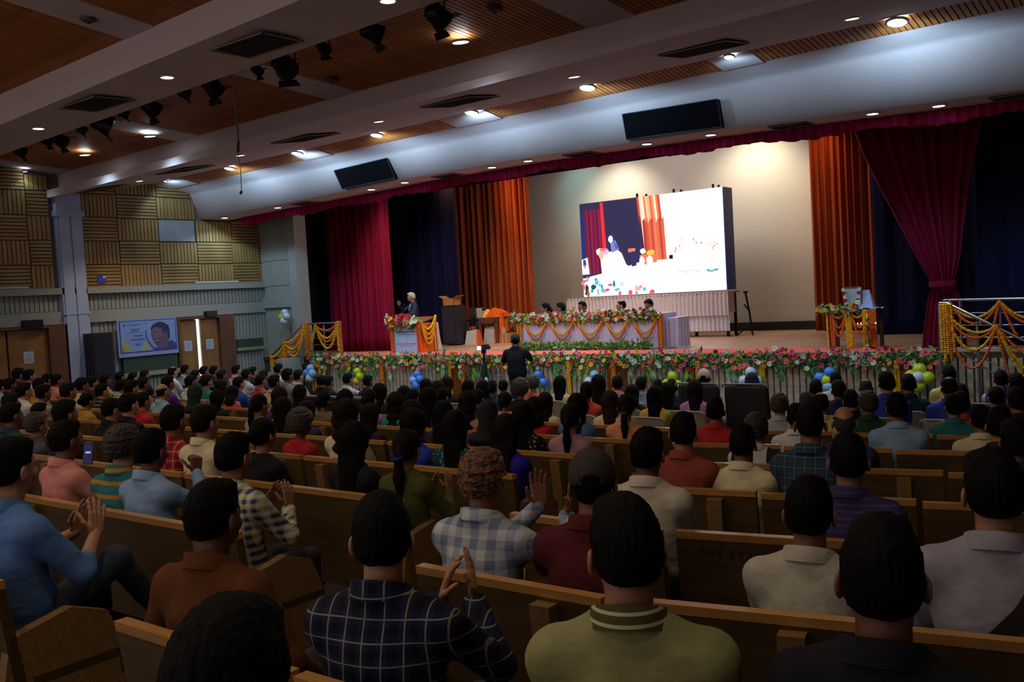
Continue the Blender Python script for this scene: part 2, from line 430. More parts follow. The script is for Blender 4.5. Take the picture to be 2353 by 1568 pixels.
# ---- ceiling
def zlr(zl, zr, X): return zl + (zr-zl)*(X+20.5)/15.5
P = {'w0': (-3.5, 4.85, 5.30), 'wA': (7.3, 3.49, 3.96), 'mA': (7.0, 3.03, 3.58), 'lA': (7.0, 2.83, 3.42), 'fA': (8.2, 2.95, 3.38),
     'uA': (8.25, 3.48, 3.70), 'wB': (10.9, 3.26, 3.50), 'mB': (10.6, 2.88, 3.12), 'lB': (10.6, 2.71, 3.02),
     'sU': (13.2, 3.18, 3.32), 'sL': (13.72, 3.08, 3.24), 'fT': (14.2, 2.98, 3.14)}
def pt(k, X): y, a, b = P[k]; return (X, y, zlr(a, b, X))
ARCH = [(-21.5, 2.33), (-20.3, 2.35), (-18.2, 2.40), (-15, 2.475), (-14, 2.51), (-11.66, 2.53), (-10.8, 2.54), (-8.2, 2.50), (-7, 2.48), (-4.37, 2.41), (-3.45, 2.375), (2, 2.3)]
def arch(X):
    for (a, za), (b, zb) in zip(ARCH, ARCH[1:]):
        if a <= X <= b: return za + (zb-za)*(X-a)/(b-a)
    return 2.33
cg = MB()
def sheet(k0, k1, X0, X1, n=40, off=0):
    for i in range(n):
        a = X0 + (X1-X0)*i/n; b = X0 + (X1-X0)*(i+1)/n
        q = [pt(k0, a), pt(k0, b), pt(k1, b), pt(k1, a)]
        cg.add([(p[0], p[1], p[2]+off) for p in q], [(0, 1, 2, 3)])
for a, b in (('mA', 'lA'), ('lA', 'fA'), ('mB', 'lB')): sheet(a, b, XL, XR)
# recessed step above the light face of each beam, then the darker upright
for w, mm in (('wA', 'mA'), ('wB', 'mB')):
    for a, b in (((0, 0), (.30, .0)), ((.30, 0), (.30, 1))):
        q = []
        for X in (XL, XR):
            y, z0 = pt(mm, X)[1:]; z1 = pt(w, X)[2]
            q.append([(X, y + a[0], z0 + (z1-z0)*a[1]*1.2), (X, y + b[0], z0 + (z1-z0)*b[1]*1.2)])
        cg.add([q[0][0], q[1][0], q[1][1], q[0][1]], [(0, 1, 2, 3)])
cg.add([(XL, 8.2, zlr(2.95, 3.38, XL)), (XR, 8.2, zlr(2.95, 3.38, XR)), (XR, 8.2, 4.3), (XL, 8.2, 4.3)], [(0, 1, 2, 3)])
sheet('lB', 'sU', XL, XR); 
# band between strip and fascia, fascia, soffit
N = 60
def fas(u, v):
    X = XL + (XR-XL)*u
    pr = [pt('sL', X), pt('fT', X)[:2] + (pt('fT', X)[2]+.02,), (X, 14.24, pt('fT', X)[2]-.05), (X, 14.5, arch(X)), (X, 14.5, arch(X)), (X, 15.35, arch(X)), (X, 15.36, 5)]
    return pr[round(v*6)]
cg.grid(fas, N, 6)
# upper shell closing the roof
cg.box((XL, -3.5, 5.2), (XR, 16.4, 5.3))
ceil = struct('ceiling', cg, gyp)
for i, p in enumerate(ceil.data.polygons):
    if abs(p.normal.z) > .999 and p.center.y > 14.3: p.use_smooth = False
# wood slat fields: bays between gypsum cross bands
BAYS = [(-20.35, -16.3), (-15.6, -11.97), (-11.27, -6.83), (-6.13, -1.7), (-1.0, XR)]
nt = 4
def slat_field(k0, k1, bays, what, dz=0, extra0=0):
    global nt
    (ya, _, _), (yb, _, _) = P[k0], P[k1]
    last = XL
    for (a, b) in bays:
        bk = MB(); q = []
        for X in (a, b):
            q.append((pt(k0, X), pt(k1, X)))
        v = [q[0][0], q[1][0], q[1][1], q[0][1]]
        bk.hexa([(p[0], p[1], p[2]+.045+dz) for p in v], [(p[0], p[1], p[2]+.06+dz) for p in v])
        f = struct('trim_%d' % nt, bk, darkback); nt += 1
        n = int((b-a)/.08); xm = (a+b)/2; za, zb = pt(k0, xm)[2], pt(k1, xm)[2]
        s = MB(); s.hexa([(-.032, ya, za), (.032, ya, za), (.032, yb, zb), (-.032, yb, zb)], [(-.032, ya, za+.045), (.032, ya, za+.045), (.032, yb, zb+.045), (-.032, yb, zb+.045)])
        me = s.mesh('slat'); me.materials.append(ceilwood)
        for i in range(n):
            X = a + (b-a)*(i+.5)/n
            link('slat', me, None, f, loc=(X, 0, (pt(k0, X)[2]-za + pt(k1, X)[2]-zb)/2 + dz))
    # gypsum bands between bays
    eds = [XL] + [e for bb in bays for e in bb] + [XR]
    g = MB()
    for i in range(0, len(eds), 2):
        a, b = eds[i], eds[i+1]
        if b-a < .02: continue
        v = [pt(k0, a), pt(k0, b), pt(k1, b), pt(k1, a)]
        g.hexa([(p[0], p[1], p[2]+dz-.012) for p in v], [(p[0], p[1], p[2]+.06+dz) for p in v])
    o = struct('trim_%d' % nt, g, gyp); nt += 1
slat_field('w0', 'wA', BAYS, 'rear'); slat_field('uA', 'wB', BAYS, 'middle')
slat_field('sU', 'sL', [(-19.85, -15.9), (-15.1, -11.6), (-10.55, -6.25), (-5.6, -1.6)], 'strip')

# ---- ceiling fixtures
warm = emis('warm_lens', 'fff0d0', 14); cold = emis('cold_lens', 'eaf6ff', 20)
ringm = plain('ring_white', 'c8c4c0', .4)
dm = {}
def downlight(P_, r, mat, label, energy, color, group, slope=0, spot=110):
    o = empty('downlight', P_, 0, label, 'lamp', group); o.rotation_euler = (slope, 0, 0)
    k = (round(r, 3), mat.name)
    if k not in dm:
        a = MB(); a.lathe([(r*1.22, .01), (r*1.25, -.012), (r*1.0, -.02), (r*.98, .0)], n=24); ra = a.mesh('ring'); ra.materials.append(ringm)
        b = MB(); b.lathe([(r*.99, -.012), (r*.5, -.018), (.001, -.018)], n=24); lb = b.mesh('lens'); lb.materials.append(mat); dm[k] = (ra, lb)
    link('ring', dm[k][0], None, o); link('lens', dm[k][1], None, o)
    if energy:
        if spot >= 150: lamp('SPOT', (0, 0, -.06), energy, color, (0, 1.5, -1.3), r*.9, 165, .4, parent=o)
        else: lamp('SPOT', (0, 0, -.05), energy, color, (0, 0, -2), r*.9, spot, .5, parent=o)
SLOPE = [0]
def on_prof(x, y, k0, k1, dz=0):
    d = ray(x, y); best = None
    for it in range(40):
        t = np.linspace(4, 40, 2000) if it == 0 else None
        if it: break
    Q = d[None, :]/np.linalg.norm(d)*np.linspace(3, 45, 6000)[:, None]
    y0, y1 = P[k0][0], P[k1][0]
    u = (Q[:, 1]-y0)/(y1-y0); z = (1-u)*zlr(P[k0][1], P[k0][2], Q[:, 0]) + u*zlr(P[k1][1], P[k1][2], Q[:, 0]) + dz
    i = np.argmax(Q[:, 2] > z); X_ = Q[i, 0]; SLOPE[0] = math.atan2(zlr(P[k1][1], P[k1][2], X_)-zlr(P[k0][1], P[k0][2], X_), y1-y0); return Q[i]
WARM = (1, .74, .45); COLD = (.46, .74, 1)
names = ['leftmost', 'second from left', 'third from left', 'fourth from left', 'rightmost', 'sixth', 'seventh', 'eighth', 'ninth', 'tenth']
for i, p in enumerate([(88, 294), (384, 176), (891, 0)]):
    q = on_prof(*p, 'lA', 'fA'); downlight(tuple(q), .085, warm, 'warm round downlight in the nearer beam, ' + ['leftmost', 'middle one', 'cut by the top edge'][i], 150, WARM, 'warm downlights in the nearer beam')
for i, p in enumerate([(320, 415), (552, 356), (870, 278), (1319, 175), (1958, 41)]):
    q = on_prof(*p, 'lB', 'sU'); downlight(tuple(q), .085, warm, 'warm round downlight in the second beam, ' + names[i], 150, WARM, 'warm downlights in the second beam', .115)
for i, (p, r, lb) in enumerate([((527, 385), .11, 'leftmost'), ((682, 350), .11, 'beside the first wood strip end'), ((865, 308), .11, 'on the second wood strip'), ((1083, 256), .11, 'between second and third wood strips'), ((1349, 198), .12, 'on the third wood strip'), ((1675, 127), .07, 'small one next to an air vent'), ((2061, 47), .12, 'rightmost'), ((380, 414), .04, 'tiny one near the wall')]):
    q = on_prof(*p, 'sU', 'sL', -.03); q[1] = min(q[1], 13.66)
    downlight(tuple(q - np.array([0, 0, .015])), r, cold, 'cold white downlight above the fascia, ' + lb, 105 if r > .1 else 25, COLD, 'cold downlights along the fascia', -.19, 150)
for i, p in enumerate([(516, 499), (638, 475), (853, 433), (930, 417), (1130, 382), (1213, 367), (1486, 328), (1633, 307), (2005, 258), (2157, 240)]):
    X = at(*p, 1, 14.8)[0]; q = (X, 14.8, arch(X)-.004)
    downlight(q, .085, cold, 'cold white downlight in the proscenium soffit, ' + ['at the far left end', 'second from left', 'under the left black panel', 'fourth from left', 'fifth from left', 'sixth from left', 'under the right black panel, left one', 'under the right black panel, right one', 'next to rightmost', 'rightmost'][i], 60, COLD, 'cold downlights in the soffit', 0, 140)
for i, (p, r) in enumerate([((1058, 95), .11), ((344, 312), .1), ((195, 355), .1), ((57, 393), .05)]):
    q = on_prof(*p, 'uA', 'wB', -.075); downlight(tuple(q), r, cold, 'cold downlight in the middle wooden ceiling, ' + ['near the top centre', 'on a cross band at left', 'in the leftmost wood bay', 'tiny one by the left wall'][i], 60 if r > .06 else 6, COLD, 'cold downlights in the middle ceiling', .08)
# unseen downlights added over the rear rows to light the listeners' backs
for yy in (2.6, -.4):
    for jx, xx in enumerate((-18.5, -15.0, -11.5, -8.0, -4.6, -1.2)):
        u = (yy+3.5)/10.5; zz = 4.75*(1-u)+3.35*u; zr = 5.15*(1-u)+3.80*u; zc = zlr(zz, zr, xx)-.02
        q = RC.T @ np.array([xx, yy, zc]); vis = q[2] < 0 and abs(F*q[0]/-q[2]) < W/2+20 and abs(F*q[1]/-q[2]) < H/2+20
        if vis: continue
        downlight((xx, yy, zc), .1, warm, 'added unseen warm downlight in the rear ceiling, %s row, %s' % ('second' if yy > 0 else 'hindmost', ['leftmost', 'second from left', 'third from left', 'fourth from left', 'fifth from left', 'rightmost'][jx]), 92, (1, .80, .58), 'added rear ceiling downlights outside the picture', .13, 135)
# air vents: frame with separate slats
ventm = plain('vent_grey', '8a8080', .8); slm = plain('vent_slat', '8a7c7c', .7)
def vent(Pq, w, d, label, slope=0, group=None):
    o = empty('ceiling_vent', Pq, 0, label, 'vent', group); o.rotation_euler = (slope, 0, 0)
    mb = MB()
    for a, b in (((-w/2, -d/2), (w/2, -d/2+.02)), ((-w/2, d/2-.02), (w/2, d/2)), ((-w/2, -d/2), (-w/2+.02, d/2)), ((w/2-.02, -d/2), (w/2, d/2))): mb.box((a[0], a[1], -.02), (b[0], b[1], .0))
    mb.build('frame', ventm, o); mb = MB(); mb.box((-w/2, -d/2, -.006), (w/2, d/2, .0)); mb.build('backing', plain('vent_backing', '3c3434', .9), o)
    n = int(d/.05); s = MB(); s.hexa([(-w/2+.02, -.016, -.018), (w/2-.02, -.016, -.018), (w/2-.02, .008, -.006), (-w/2+.02, .008, -.006)], [(-w/2+.02, -.014, -.015), (w/2-.02, -.014, -.015), (w/2-.02, .010, -.003), (-w/2+.02, .010, -.003)]); me = s.mesh('slat'); me.materials.append(slm)
    for k in range(n): link('slat', me, None, o, loc=(0, -d/2+.04+k*(d-.06)/max(n-1, 1), 0))
for i, (p, w, d) in enumerate([((588, 103), 1.05, .5), ((220, 238), 1.05, .5)]):
    vent(tuple(on_prof(*p, 'lA', 'fA', -.012)), w, .62, 'square louvred air vent in the nearer beam, ' + ['right one', 'left one'][i], SLOPE[0], 'vents in the nearer beam')
for i, p in enumerate([(235, 434), (425, 390), (702, 317), (1056, 233), (1617, 112)]):
    vent(tuple(on_prof(*p, 'lB', 'sU', -.012)), 1.0, .75, 'louvred air vent in the second beam, ' + names[i], SLOPE[0], 'vents in the second beam')
for i, p in enumerate([(700, 460), (1030, 399), (1338, 349), (1818, 284), (2335, 216)]):
    X = at(*p, 1, 14.95)[0]; vent((X, 14.95, arch(X)-.002), .62, .42, 'louvred air vent in the proscenium soffit, ' + names[i], 0, 'vents in the soffit')
# round smoke detectors
for i, (p, k) in enumerate([((203, 42), ('w0', 'wA')), ((764, 181), ('uA', 'wB')), ((1137, 18), ('uA', 'wB'))]):
    q = on_prof(*p, *k, -.015); o = empty('smoke_detector', tuple(q), 0, 'round smoke detector on the ceiling, ' + ['at top left', 'on a cross band', 'near the top centre'][i], 'detector')
    mb = MB(); mb.lathe([(.10, 0), (.10, -.03), (.06, -.05), (.001, -.055)], n=20); mb.build('housing', plain('detector', '4a4648', .5), o)
    mb = MB(); mb.lathe([(.03, -.05), (.025, -.065), (.001, -.068)], n=12); mb.build('sensor', black, o)
# black speaker panels set in the fascia
for i, (pa, pb) in enumerate([(((772, 393), (893, 364)), ((791, 435), (911, 410))), (((1434, 264), (1652, 229)), ((1444, 322), (1661, 292)))]):
    vs = []
    for p, Y in ((pa[0], 14.27), (pa[1], 14.27), (pb[1], 14.42), (pb[0], 14.42)): vs.append(at(*p, 1, Y))
    mb = MB(); mb.hexa([tuple(v + np.array([0, -.05, 0])) for v in vs], [tuple(v + np.array([0, .08, 0.0])) for v in vs])
    o = mb.build('housing', plain('speaker_grille', '07070d', .95, spec=.1)); c = sum(vs)/4
    e = empty('fascia_speaker', tuple(c), 0, 'black rectangular loudspeaker grille in the white fascia, ' + ['smaller left one' if i == 0 else 'larger right one'][0], 'speaker', 'black speakers in the fascia')
    o.parent = e; o.matrix_parent_inverse = Matrix.Translation(-Vector(c))
    mb = MB()
    for a, b in ((0, 1), (1, 2), (2, 3), (3, 0)): mb.tube([vs[a]+np.array([0, -.05, 0]), vs[b]+np.array([0, -.05, 0])], .012, 6)
    r = mb.build('rim', black); r.parent = e; r.matrix_parent_inverse = Matrix.Translation(-Vector(c))

# stage lanterns on a pipe behind the nearer beam
pipe = empty('lighting_pipe', (-10, 8.45, 3.12), 0, 'long black lighting pipe behind the nearer ceiling beam', 'pipe')
mb = MB(); mb.tube([(-9.5, 0, zlr(3.06, 3.44, -19.5)-2.95), (8, 0, zlr(3.06, 3.44, -2)-2.95)], .024); mb.build('tube', blackm, pipe)
LN = [(45, 350, 34), (105, 325, 30), (136, 323, 42), (188, 300, 30), (234, 285, 52), (284, 263, 30), (345, 247, 46), (423, 217, 34), (487, 200, 48), (590, 163, 32), (651, 150, 60), (742, 110, 40), (853, 75, 54), (1004, 37, 60)]
for i, (x, y, w) in enumerate(LN):
    c = at(x, y-2, 1, 8.45); dep = -(RC.T@c)[2]; s = w/F*dep/.38
    o = empty('stage_lantern', tuple(c), random.uniform(-.5, .5), 'black stage lantern behind the nearer beam, %s along the pipe' % ['first', 'second', 'third', 'fourth', 'fifth', 'sixth', 'seventh', 'eighth', 'ninth', 'tenth', 'eleventh', 'twelfth', 'thirteenth', 'fourteenth'][i], 'stage light', 'stage lanterns on the pipe')
    if w > 44: L_, R_ = .27*s, .17*s
    else: L_, R_ = .24*s, .14*s
    tl = random.uniform(.3, .7); d = Vector((0, math.cos(tl), -math.sin(tl)))
    mb = MB(); mb.tube([Vector((0, 0, 0))-d*L_*.6, Vector((0, 0, 0))-d*L_*.45, d*L_*.1, d*L_*.35, d*L_*.6], [R_*.6, R_*.85, R_*.9, R_*1.0, R_*1.05], 14); mb.build('housing', blackm, o)
    mb = MB(); mb.lathe([(R_*.95, 0), (R_*.6, .01), (.001, .012)], n=14); l_ = mb.build('lens', plain('dark_glass', '20242c', .1), o); l_.location = d*(L_*.605); l_.rotation_euler = d.to_track_quat('Z', 'Y').to_euler()
    mb = MB(); mb.tube([(-R_*1.1, 0, 0), (-R_*1.1, 0, R_*1.5), (0, 0, R_*1.7), (R_*1.1, 0, R_*1.5), (R_*1.1, 0, 0)], .009, 6); mb.tube([(0, 0, R_*1.7), (0, 0, R_*1.7+.12)], .012, 6); mb.build('yoke', blackm, o)
    for sx in (-1, 1):
        mb = MB(); e0 = d*(L_*.6); up = Vector((0, math.sin(tl), math.cos(tl)))
        mb.hexa([e0+up*R_*sx+Vector((-R_*.8, 0, 0)), e0+up*R_*sx+Vector((R_*.8, 0, 0)), e0+up*R_*sx*1.25+d*R_*.6+Vector((R_, 0, 0)), e0+up*R_*sx*1.25+d*R_*.6+Vector((-R_, 0, 0))],
                [e0+up*(R_*sx+.006)+Vector((-R_*.8, 0, 0)), e0+up*(R_*sx+.006)+Vector((R_*.8, 0, 0)), e0+up*(R_*sx*1.25+.006)+d*R_*.6+Vector((R_, 0, 0)), e0+up*(R_*sx*1.25+.006)+d*R_*.6+Vector((-R_, 0, 0))]); mb.build('barn_door', blackm, o)
# hanging microphone pole with cable
a = at(537, 175, 1, 8.45); a[2] = 3.1; b = at(548, 325, 1, 8.6); c = at(546, 350, 1, 8.6); e = at(551, 390, 1, 8.6); f = at(555, 440, 1, 8.6)
o = empty('hanging_pole', tuple(a), 0, 'thin hanging pole with dangling black cable under the beam', 'pole')
A = Vector(a)
mb = MB(); mb.tube([A-A, Vector(b)-A], .014); mb.build('rod', plain('rod_grey', '5c5450', .4, .5), o)
mb = MB(); mb.tube([Vector(b)-A, Vector(c)-A], .022); mb.tube([Vector(c)-A+Vector((.03, 0, .05)), Vector(c)-A], .02); mb.build('clamp', black, o)
mb = MB(); mb.tube([Vector(c)-A, Vector(e)-A+Vector((.02, 0, 0)), Vector(f)-A], .006, 6); mb.tube([Vector(f)-A, Vector(f)-A+Vector((-.03, 0, -.03))], .018, 8); mb.build('cable', black, o)

# ---- curtains
def curtain(name, pts, z0, ztop, mat, label, amp=.07, fold=.22, ny=14, shape=None, kindcat='curtain', seed=0):
    """pts: ((x0,y0),(x1,y1)) base line; shape(u, v)->(x,y) overrides"""
    rnd = random.Random(seed); ph = [rnd.uniform(0, 6.28) for _ in range(4)]
    (x0, y0), (x1, y1) = pts; L = math.hypot(x1-x0, y1-y0); n = max(24, int(L/fold*10))
    def fn(u, v):
        s = u*L; k = 2*math.pi/fold
        w = amp*(math.sin(s*k+ph[0]+.8*math.sin(s*1.7+ph[1])) + .35*math.sin(s*k*2.3+ph[2]+v)) * (.75+.25*math.sin(s*.9+ph[3]))
        if shape: X, Y, Z = shape(u, v)
        else: X, Y, Z = x0+(x1-x0)*u, y0+(y1-y0)*u, z0+(ztop-z0)*v
        return (X, Y+w, Z)
    mb = MB(); mb.grid(fn, n, ny); me = mb.mesh(name); o = link(name, me, mat)
    md = o.modifiers.new('thick', 'SOLIDIFY'); md.thickness = .008
    return tag(o, label, kindcat)
navy = velvet('navy_velvet', '12183c'); maroon = velvet('maroon_velvet', '740a2c'); orange = velvet('orange_velvet', '944826')
curtain('curtain', ((-20.9, 18.3), (-18.2, 18.3)), ZS, 4.4, navy, 'dark navy side curtain at the far left of the stage', seed=1)
curtain('curtain', ((-19.95, 17.75), (-17.75, 17.9)), ZS+.01, 4.2, maroon, 'maroon velvet curtain hanging behind the left stage railing', .09, .26, seed=2)
curtain('curtain', ((-20.4, 20.0), (-17.2, 20.0)), ZS, 4.4, velvet('dark_navy', '10143a'), 'dark navy curtain behind the speaker at the lectern', .02, .5, seed=3)
curtain('curtain', ((-18.85, 21.7), (-16.05, 21.9)), ZS, 4.6, orange, 'orange brown curtain left of the white backdrop', .10, .2, seed=4)
curtain('curtain', ((-8.38, 23.1), (-6.5, 22.6)), ZS, 4.6, orange, 'orange brown curtain right of the white backdrop', .10, .2, seed=5)
curtain('curtain', ((-6.8, 22.9), (-4.6, 22.4)), ZS, 4.6, velvet('brown_velvet', '4a2224'), 'dark brown curtain behind the decorated side table', .08, .25, seed=6)
curtain('curtain', ((-6.3, 21.0), (-2, 21.0)), ZS, 4.5, velvet('dark_navy', '10143a'), 'dark navy curtain behind the tied maroon curtain', .03, .6, seed=7)
curtain('curtain', ((-3.6, 17.6), (1.6, 17.4)), ZS, 4.3, velvet('dark_navy2', '0e1232'), 'dark navy curtain at the far right behind the railing', .03, .5, seed=8)
# tied curtain
def tied(u, v):
    Y = 17.2
    prof = [((2118, 805), (2224, 805), 0), ((2122, 760), (2220, 740), 0), ((2132, 690), (2212, 690), 0), ((2141, 652), (2192, 652), 0), ((2110, 600), (2208, 590), 0), ((2068, 520), (2218, 500), 0), ((2020, 430), (2232, 400), 0), ((1985, 360), (2250, 320), 0), ((1962, 300), (2262, 250), 0), ((1945, 250), (2275, 190), 0)]
    t = v*(len(prof)-1); i = min(int(t), len(prof)-2); f = t-i
    l = at(*prof[i][0], 1, Y)*(1-f) + at(*prof[i+1][0], 1, Y)*f; r = at(*prof[i][1], 1, Y)*(1-f) + at(*prof[i+1][1], 1, Y)*f
    q = l*(1-u)+r*u; return tuple(q)
curtain('curtain', ((-5.5, 17.2), (-3.8, 17.2)), 0, 0, maroon, 'maroon velvet curtain tied at the waist, right of stage', .05, .2, 60, tied, seed=9)
tb = empty('curtain_tie', tuple(at(2166, 652, 1, 17.1)), 0, 'maroon tie band gathering the right hand curtain', 'tie')
mb = MB(); mb.lathe([(.215, -.05), (.225, 0), (.215, .05)], n=24); t_ = mb.build('band', velvet('tie_velvet', '6c0c2a'), tb); t_.scale = (1, .45, 1)
# scalloped valance
def val(u, v):
    X = -20.35 + (XR+20.35)*u; zt = arch(X)+.03
    hgt = .225+.03*math.sin(X*3.1)+.012*math.sin(X*17)
    return (X, 15.28+.03*math.sin(X*38)+.015*math.sin(X*11), zt-hgt*(1-v))
mb = MB(); mb.grid(val, 900, 3); o = mb.build('valance', velvet('valance_velvet', 'a01c50')); o.modifiers.new('t', 'SOLIDIFY').thickness = .006
tag(o, 'gathered maroon velvet valance along the top of the stage opening', 'valance')
# black border hiding stage lamps from the hall
mb = MB(); mb.grid(lambda u, v: (XL+(XR-XL)*u, 15.6+.02*math.sin(u*300), 2.35+2.6*v), 60, 1); o = mb.build('border_curtain', darkback); o.modifiers.new('t', 'SOLIDIFY').thickness = .01
tag(o, 'black border curtain above the stage opening', 'curtain')
# ================================================================ STAGE THINGS
def ico_bits(n, rad, jit, seed):
    rnd = random.Random(seed); return [(rnd.uniform(-1, 1)*jit, rnd.uniform(-1, 1)*jit, rnd.uniform(-1, 1)*jit) for _ in range(n)]
def bead_string(mb, pts, r, mi=0, step=None):
    """marigold string: one small rumpled blossom after another"""
    pts = [Vector(p) for p in pts]; step = step or r*1.12; acc = 0; out = [(pts[0], (pts[1]-pts[0]).normalized())]
    for a, b in zip(pts, pts[1:]):
        L = (b-a).length; d = (b-a)/max(L, 1e-6); s = step-acc
        while s < L: out.append((a+d*s, d)); s += step
        acc = L-(s-step)
    for c, d in out:
        u = d.orthogonal().normalized(); w = d.cross(u); k = 6; rr = r*random.uniform(.88, 1.1); vs = []
        for j, (h, q) in enumerate(((-.66, .62), (.0, 1.0), (.62, .64))):
            for i in range(k):
                a = 2*math.pi*(i+.5*j)/k; vs.append(c + d*r*h + (u*math.cos(a)+w*math.sin(a))*rr*q*random.uniform(.85, 1.1))
        mb.add(vs, [(i, (i+1) % k, k+(i+1) % k, k+i) for i in range(k)] + [(k+i, k+(i+1) % k, 2*k+(i+1) % k, 2*k+i) for i in range(k)] + [tuple(range(k))[::-1], tuple(range(2*k, 3*k))], mi, True)
def swag(a, b, sag, n=14):
    a = Vector(a); b = Vector(b)
    return [a.lerp(b, i/n) - Vector((0, 0, sag*4*(i/n)*(1-i/n))) for i in range(n+1)]
yel = plain('marigold_yellow', 'e0a808', .8, var=.25, scale=30); orn = plain('marigold_orange', 'd8620c', .8, var=.2, scale=30)
def garland(paths, label, r=.035, cat='garland', group=None):
    """paths: list of (points, 0 yellow / 1 orange); one thing, each string a part"""
    base = paths[0][0][0]; e = empty('marigold_garland', tuple(base), 0, label, cat, group)
    for p, k in paths:
        mb = MB(); bead_string(mb, [Vector(q)-Vector(base) for q in p], r)
        mb.build('flower_string', yel if k == 0 else orn, e)
    return e
# ---- flowers
FC = {'red': 'b81818', 'white': 'd8dccc', 'pink': 'e05884', 'orange': 'e86420', 'yellow': 'e4bc10', 'cream': 'c8ccb0', 'salmon': 'd86a6a'}
flm = {}
def flower_mesh(c):
    if c in flm: return flm[c]
    mb = MB(); n = 9
    for ring, (r0, r1, z0, z1) in enumerate([(.012, .05, .006, .012), (.01, .036, .012, .024)]):
        for i in range(n):
            a = 2*math.pi*(i+.5*ring)/n; w = math.pi/n*1.05
            p = lambda r, aa, z: (r*math.cos(aa), r*math.sin(aa), z)
            mb.add([p(r0, a-w*.6, z0), p(r1*.8, a-w, z1*.8), p(r1, a, z1), p(r1*.8, a+w, z1*.8), p(r0, a+w*.6, z0)], [(0, 1, 2, 3, 4)], 0)
    mb.lathe([(.001, -.01), (.014, 0), (.014, .016), (.001, .022)], n=7, mi=1)
    me = mb.mesh('flower'); me.materials.append(plain('petal_'+c, FC[c], .7, var=.2, scale=20, emit=0)); me.materials.append(plain('core_'+('d' if c in ('pink', 'red') else 'y'), '5a1420' if c in ('pink', 'red') else 'b8a848', .8))
    flm[c] = me; return me
leafm = plain('leaf_green', '4a8448', .6, var=.4, scale=9); leafl = plain('leaf_light', '8aa030', .6, var=.3, scale=9); leafw = plain('leaf_pale', '94b090', .6, var=.2)
def leaves(mb, c, n, spread, ln, rnd, mi=0, down=.3):
    for _ in range(n):
        p = Vector((c[0]+rnd.uniform(-1, 1)*spread[0], c[1]+rnd.uniform(-1, 1)*spread[1], c[2]+rnd.uniform(-1, 1)*spread[2]))
        d = Vector((rnd.uniform(-1, 1), rnd.uniform(-1, .2), rnd.uniform(-1, .8)-down)).normalized(); L = ln*rnd.uniform(.6, 1.4)
        s = d.orthogonal().normalized()*L*.22; t = d.cross(s).normalized()*L*.05
        mb.add([p, p+d*L*.4+s+t, p+d*L, p+d*L*.4-s+t], [(0, 1, 2, 3)], mi)
rnd = random.Random(3)
fg = empty('flower_garland', (-11.4, 16.1, -1.31), 0, 'long bank of mixed flowers and leaves along the stage edge', 'flowers')
lf = MB(); nfl = 0
X = -18.95
while X < -3.75:
    leaves(lf, (X+11.4, .02, -.10), 34, (.08, .07, .12), .085, rnd, rnd.choice([0, 0, 0, 2, 1]))
    if rnd.random() < .3: leaves(lf, (X+11.4, -.02, -.3), 6, (.06, .03, .1), .13, rnd, 0, 1.5)
    if rnd.random() < .3: leaves(lf, (X+11.4, 0, .02), 3, (.06, .03, .03), .10, rnd, rnd.choice([0, 2]), -1.2)
    if rnd.random() < .12: leaves(lf, (X+11.4, -.04, -.3), 7, (.03, .02, .1), .15, rnd, rnd.choice([1, 2]), 3)
    X += .085
lf.build('foliage', [leafm, leafl, leafw], fg, 'stuff')
X = -18.95
while X < -3.78 and nfl < 296:
    t = (X+18.95)/15.2
    pal = ['red', 'pink', 'yellow', 'white', 'red', 'cream', 'salmon', 'yellow', 'orange'] if t < .45 else (['white', 'orange', 'yellow', 'red', 'salmon', 'white', 'orange', 'pink'] if t < .68 else ['pink', 'white', 'pink', 'orange', 'salmon', 'white', 'pink', 'red'])
    c = rnd.choice(pal); o = link('flower', flower_mesh(c), None, fg)
    zz = rnd.choice([.06, -.02, -.10, -.18, -.26]) + rnd.uniform(-.04, .04)
    o.location = (X+11.4, -.09-.02*rnd.random(), zz); o.rotation_euler = (math.radians(rnd.uniform(60, 105)), 0, rnd.uniform(-.5, .9)); s = rnd.uniform(.85, 1.15); o.scale = (s, s, s)
    X += .0512; nfl += 1
# vertical marigold strips and brown cloths hanging on the stage face
for i, (x, w) in enumerate([(718, 1), (733, 0), (798, 0), (874, 1), (1032, 0), (1060, 1), (1304, 0), (1405, 1), (1601, 0), (1749, 0), (2058, 0), (2166, 0)]):
    p = at(x, 830, 1, 16.08); n = 3 if w else 2
    garland([([(p[0]+.045*k, 16.06, -1.45), (p[0]+.045*k, 16.07, -1.9), (p[0]+.045*k, 16.08, -2.4)], (k+i) % 2 if w else 0) for k in range(n)],
            'vertical marigold strings on the stage front, %s' % ['at the far left corner', 'left of the blue and white balloons', 'right of the blue and white balloons', 'right of the green balloons', 'right of the blue balloon bunch', 'left of the camera tripod', 'right of the camera operator', 'under the head table right half', 'behind the white cap', 'beside the three white balloons', 'left of the green and white balloons', 'at the right corner'][i], .03, 'garland', 'strings on the stage front')
clothb = velvet('brown_drape', '7a4a1c')
for i, (x0, x1) in enumerate([(738, 760), (1040, 1062), (1395, 1440), (1580, 1600), (2070, 2095)]):
    a = at(x0, 860, 1, 16.12)[0]; b = at(x1, 860, 1, 16.12)[0]
    curtain('drape', ((a, 16.10), (b, 16.10)), -2.45, -1.4, clothb, 'brown cloth strip hanging on the stage front, %s' % ['leftmost', 'left of the tripod', 'under the head table', 'behind the white cap', 'left of the green balloons'][i], .012, .07, 3, None, 'drape', 20+i)
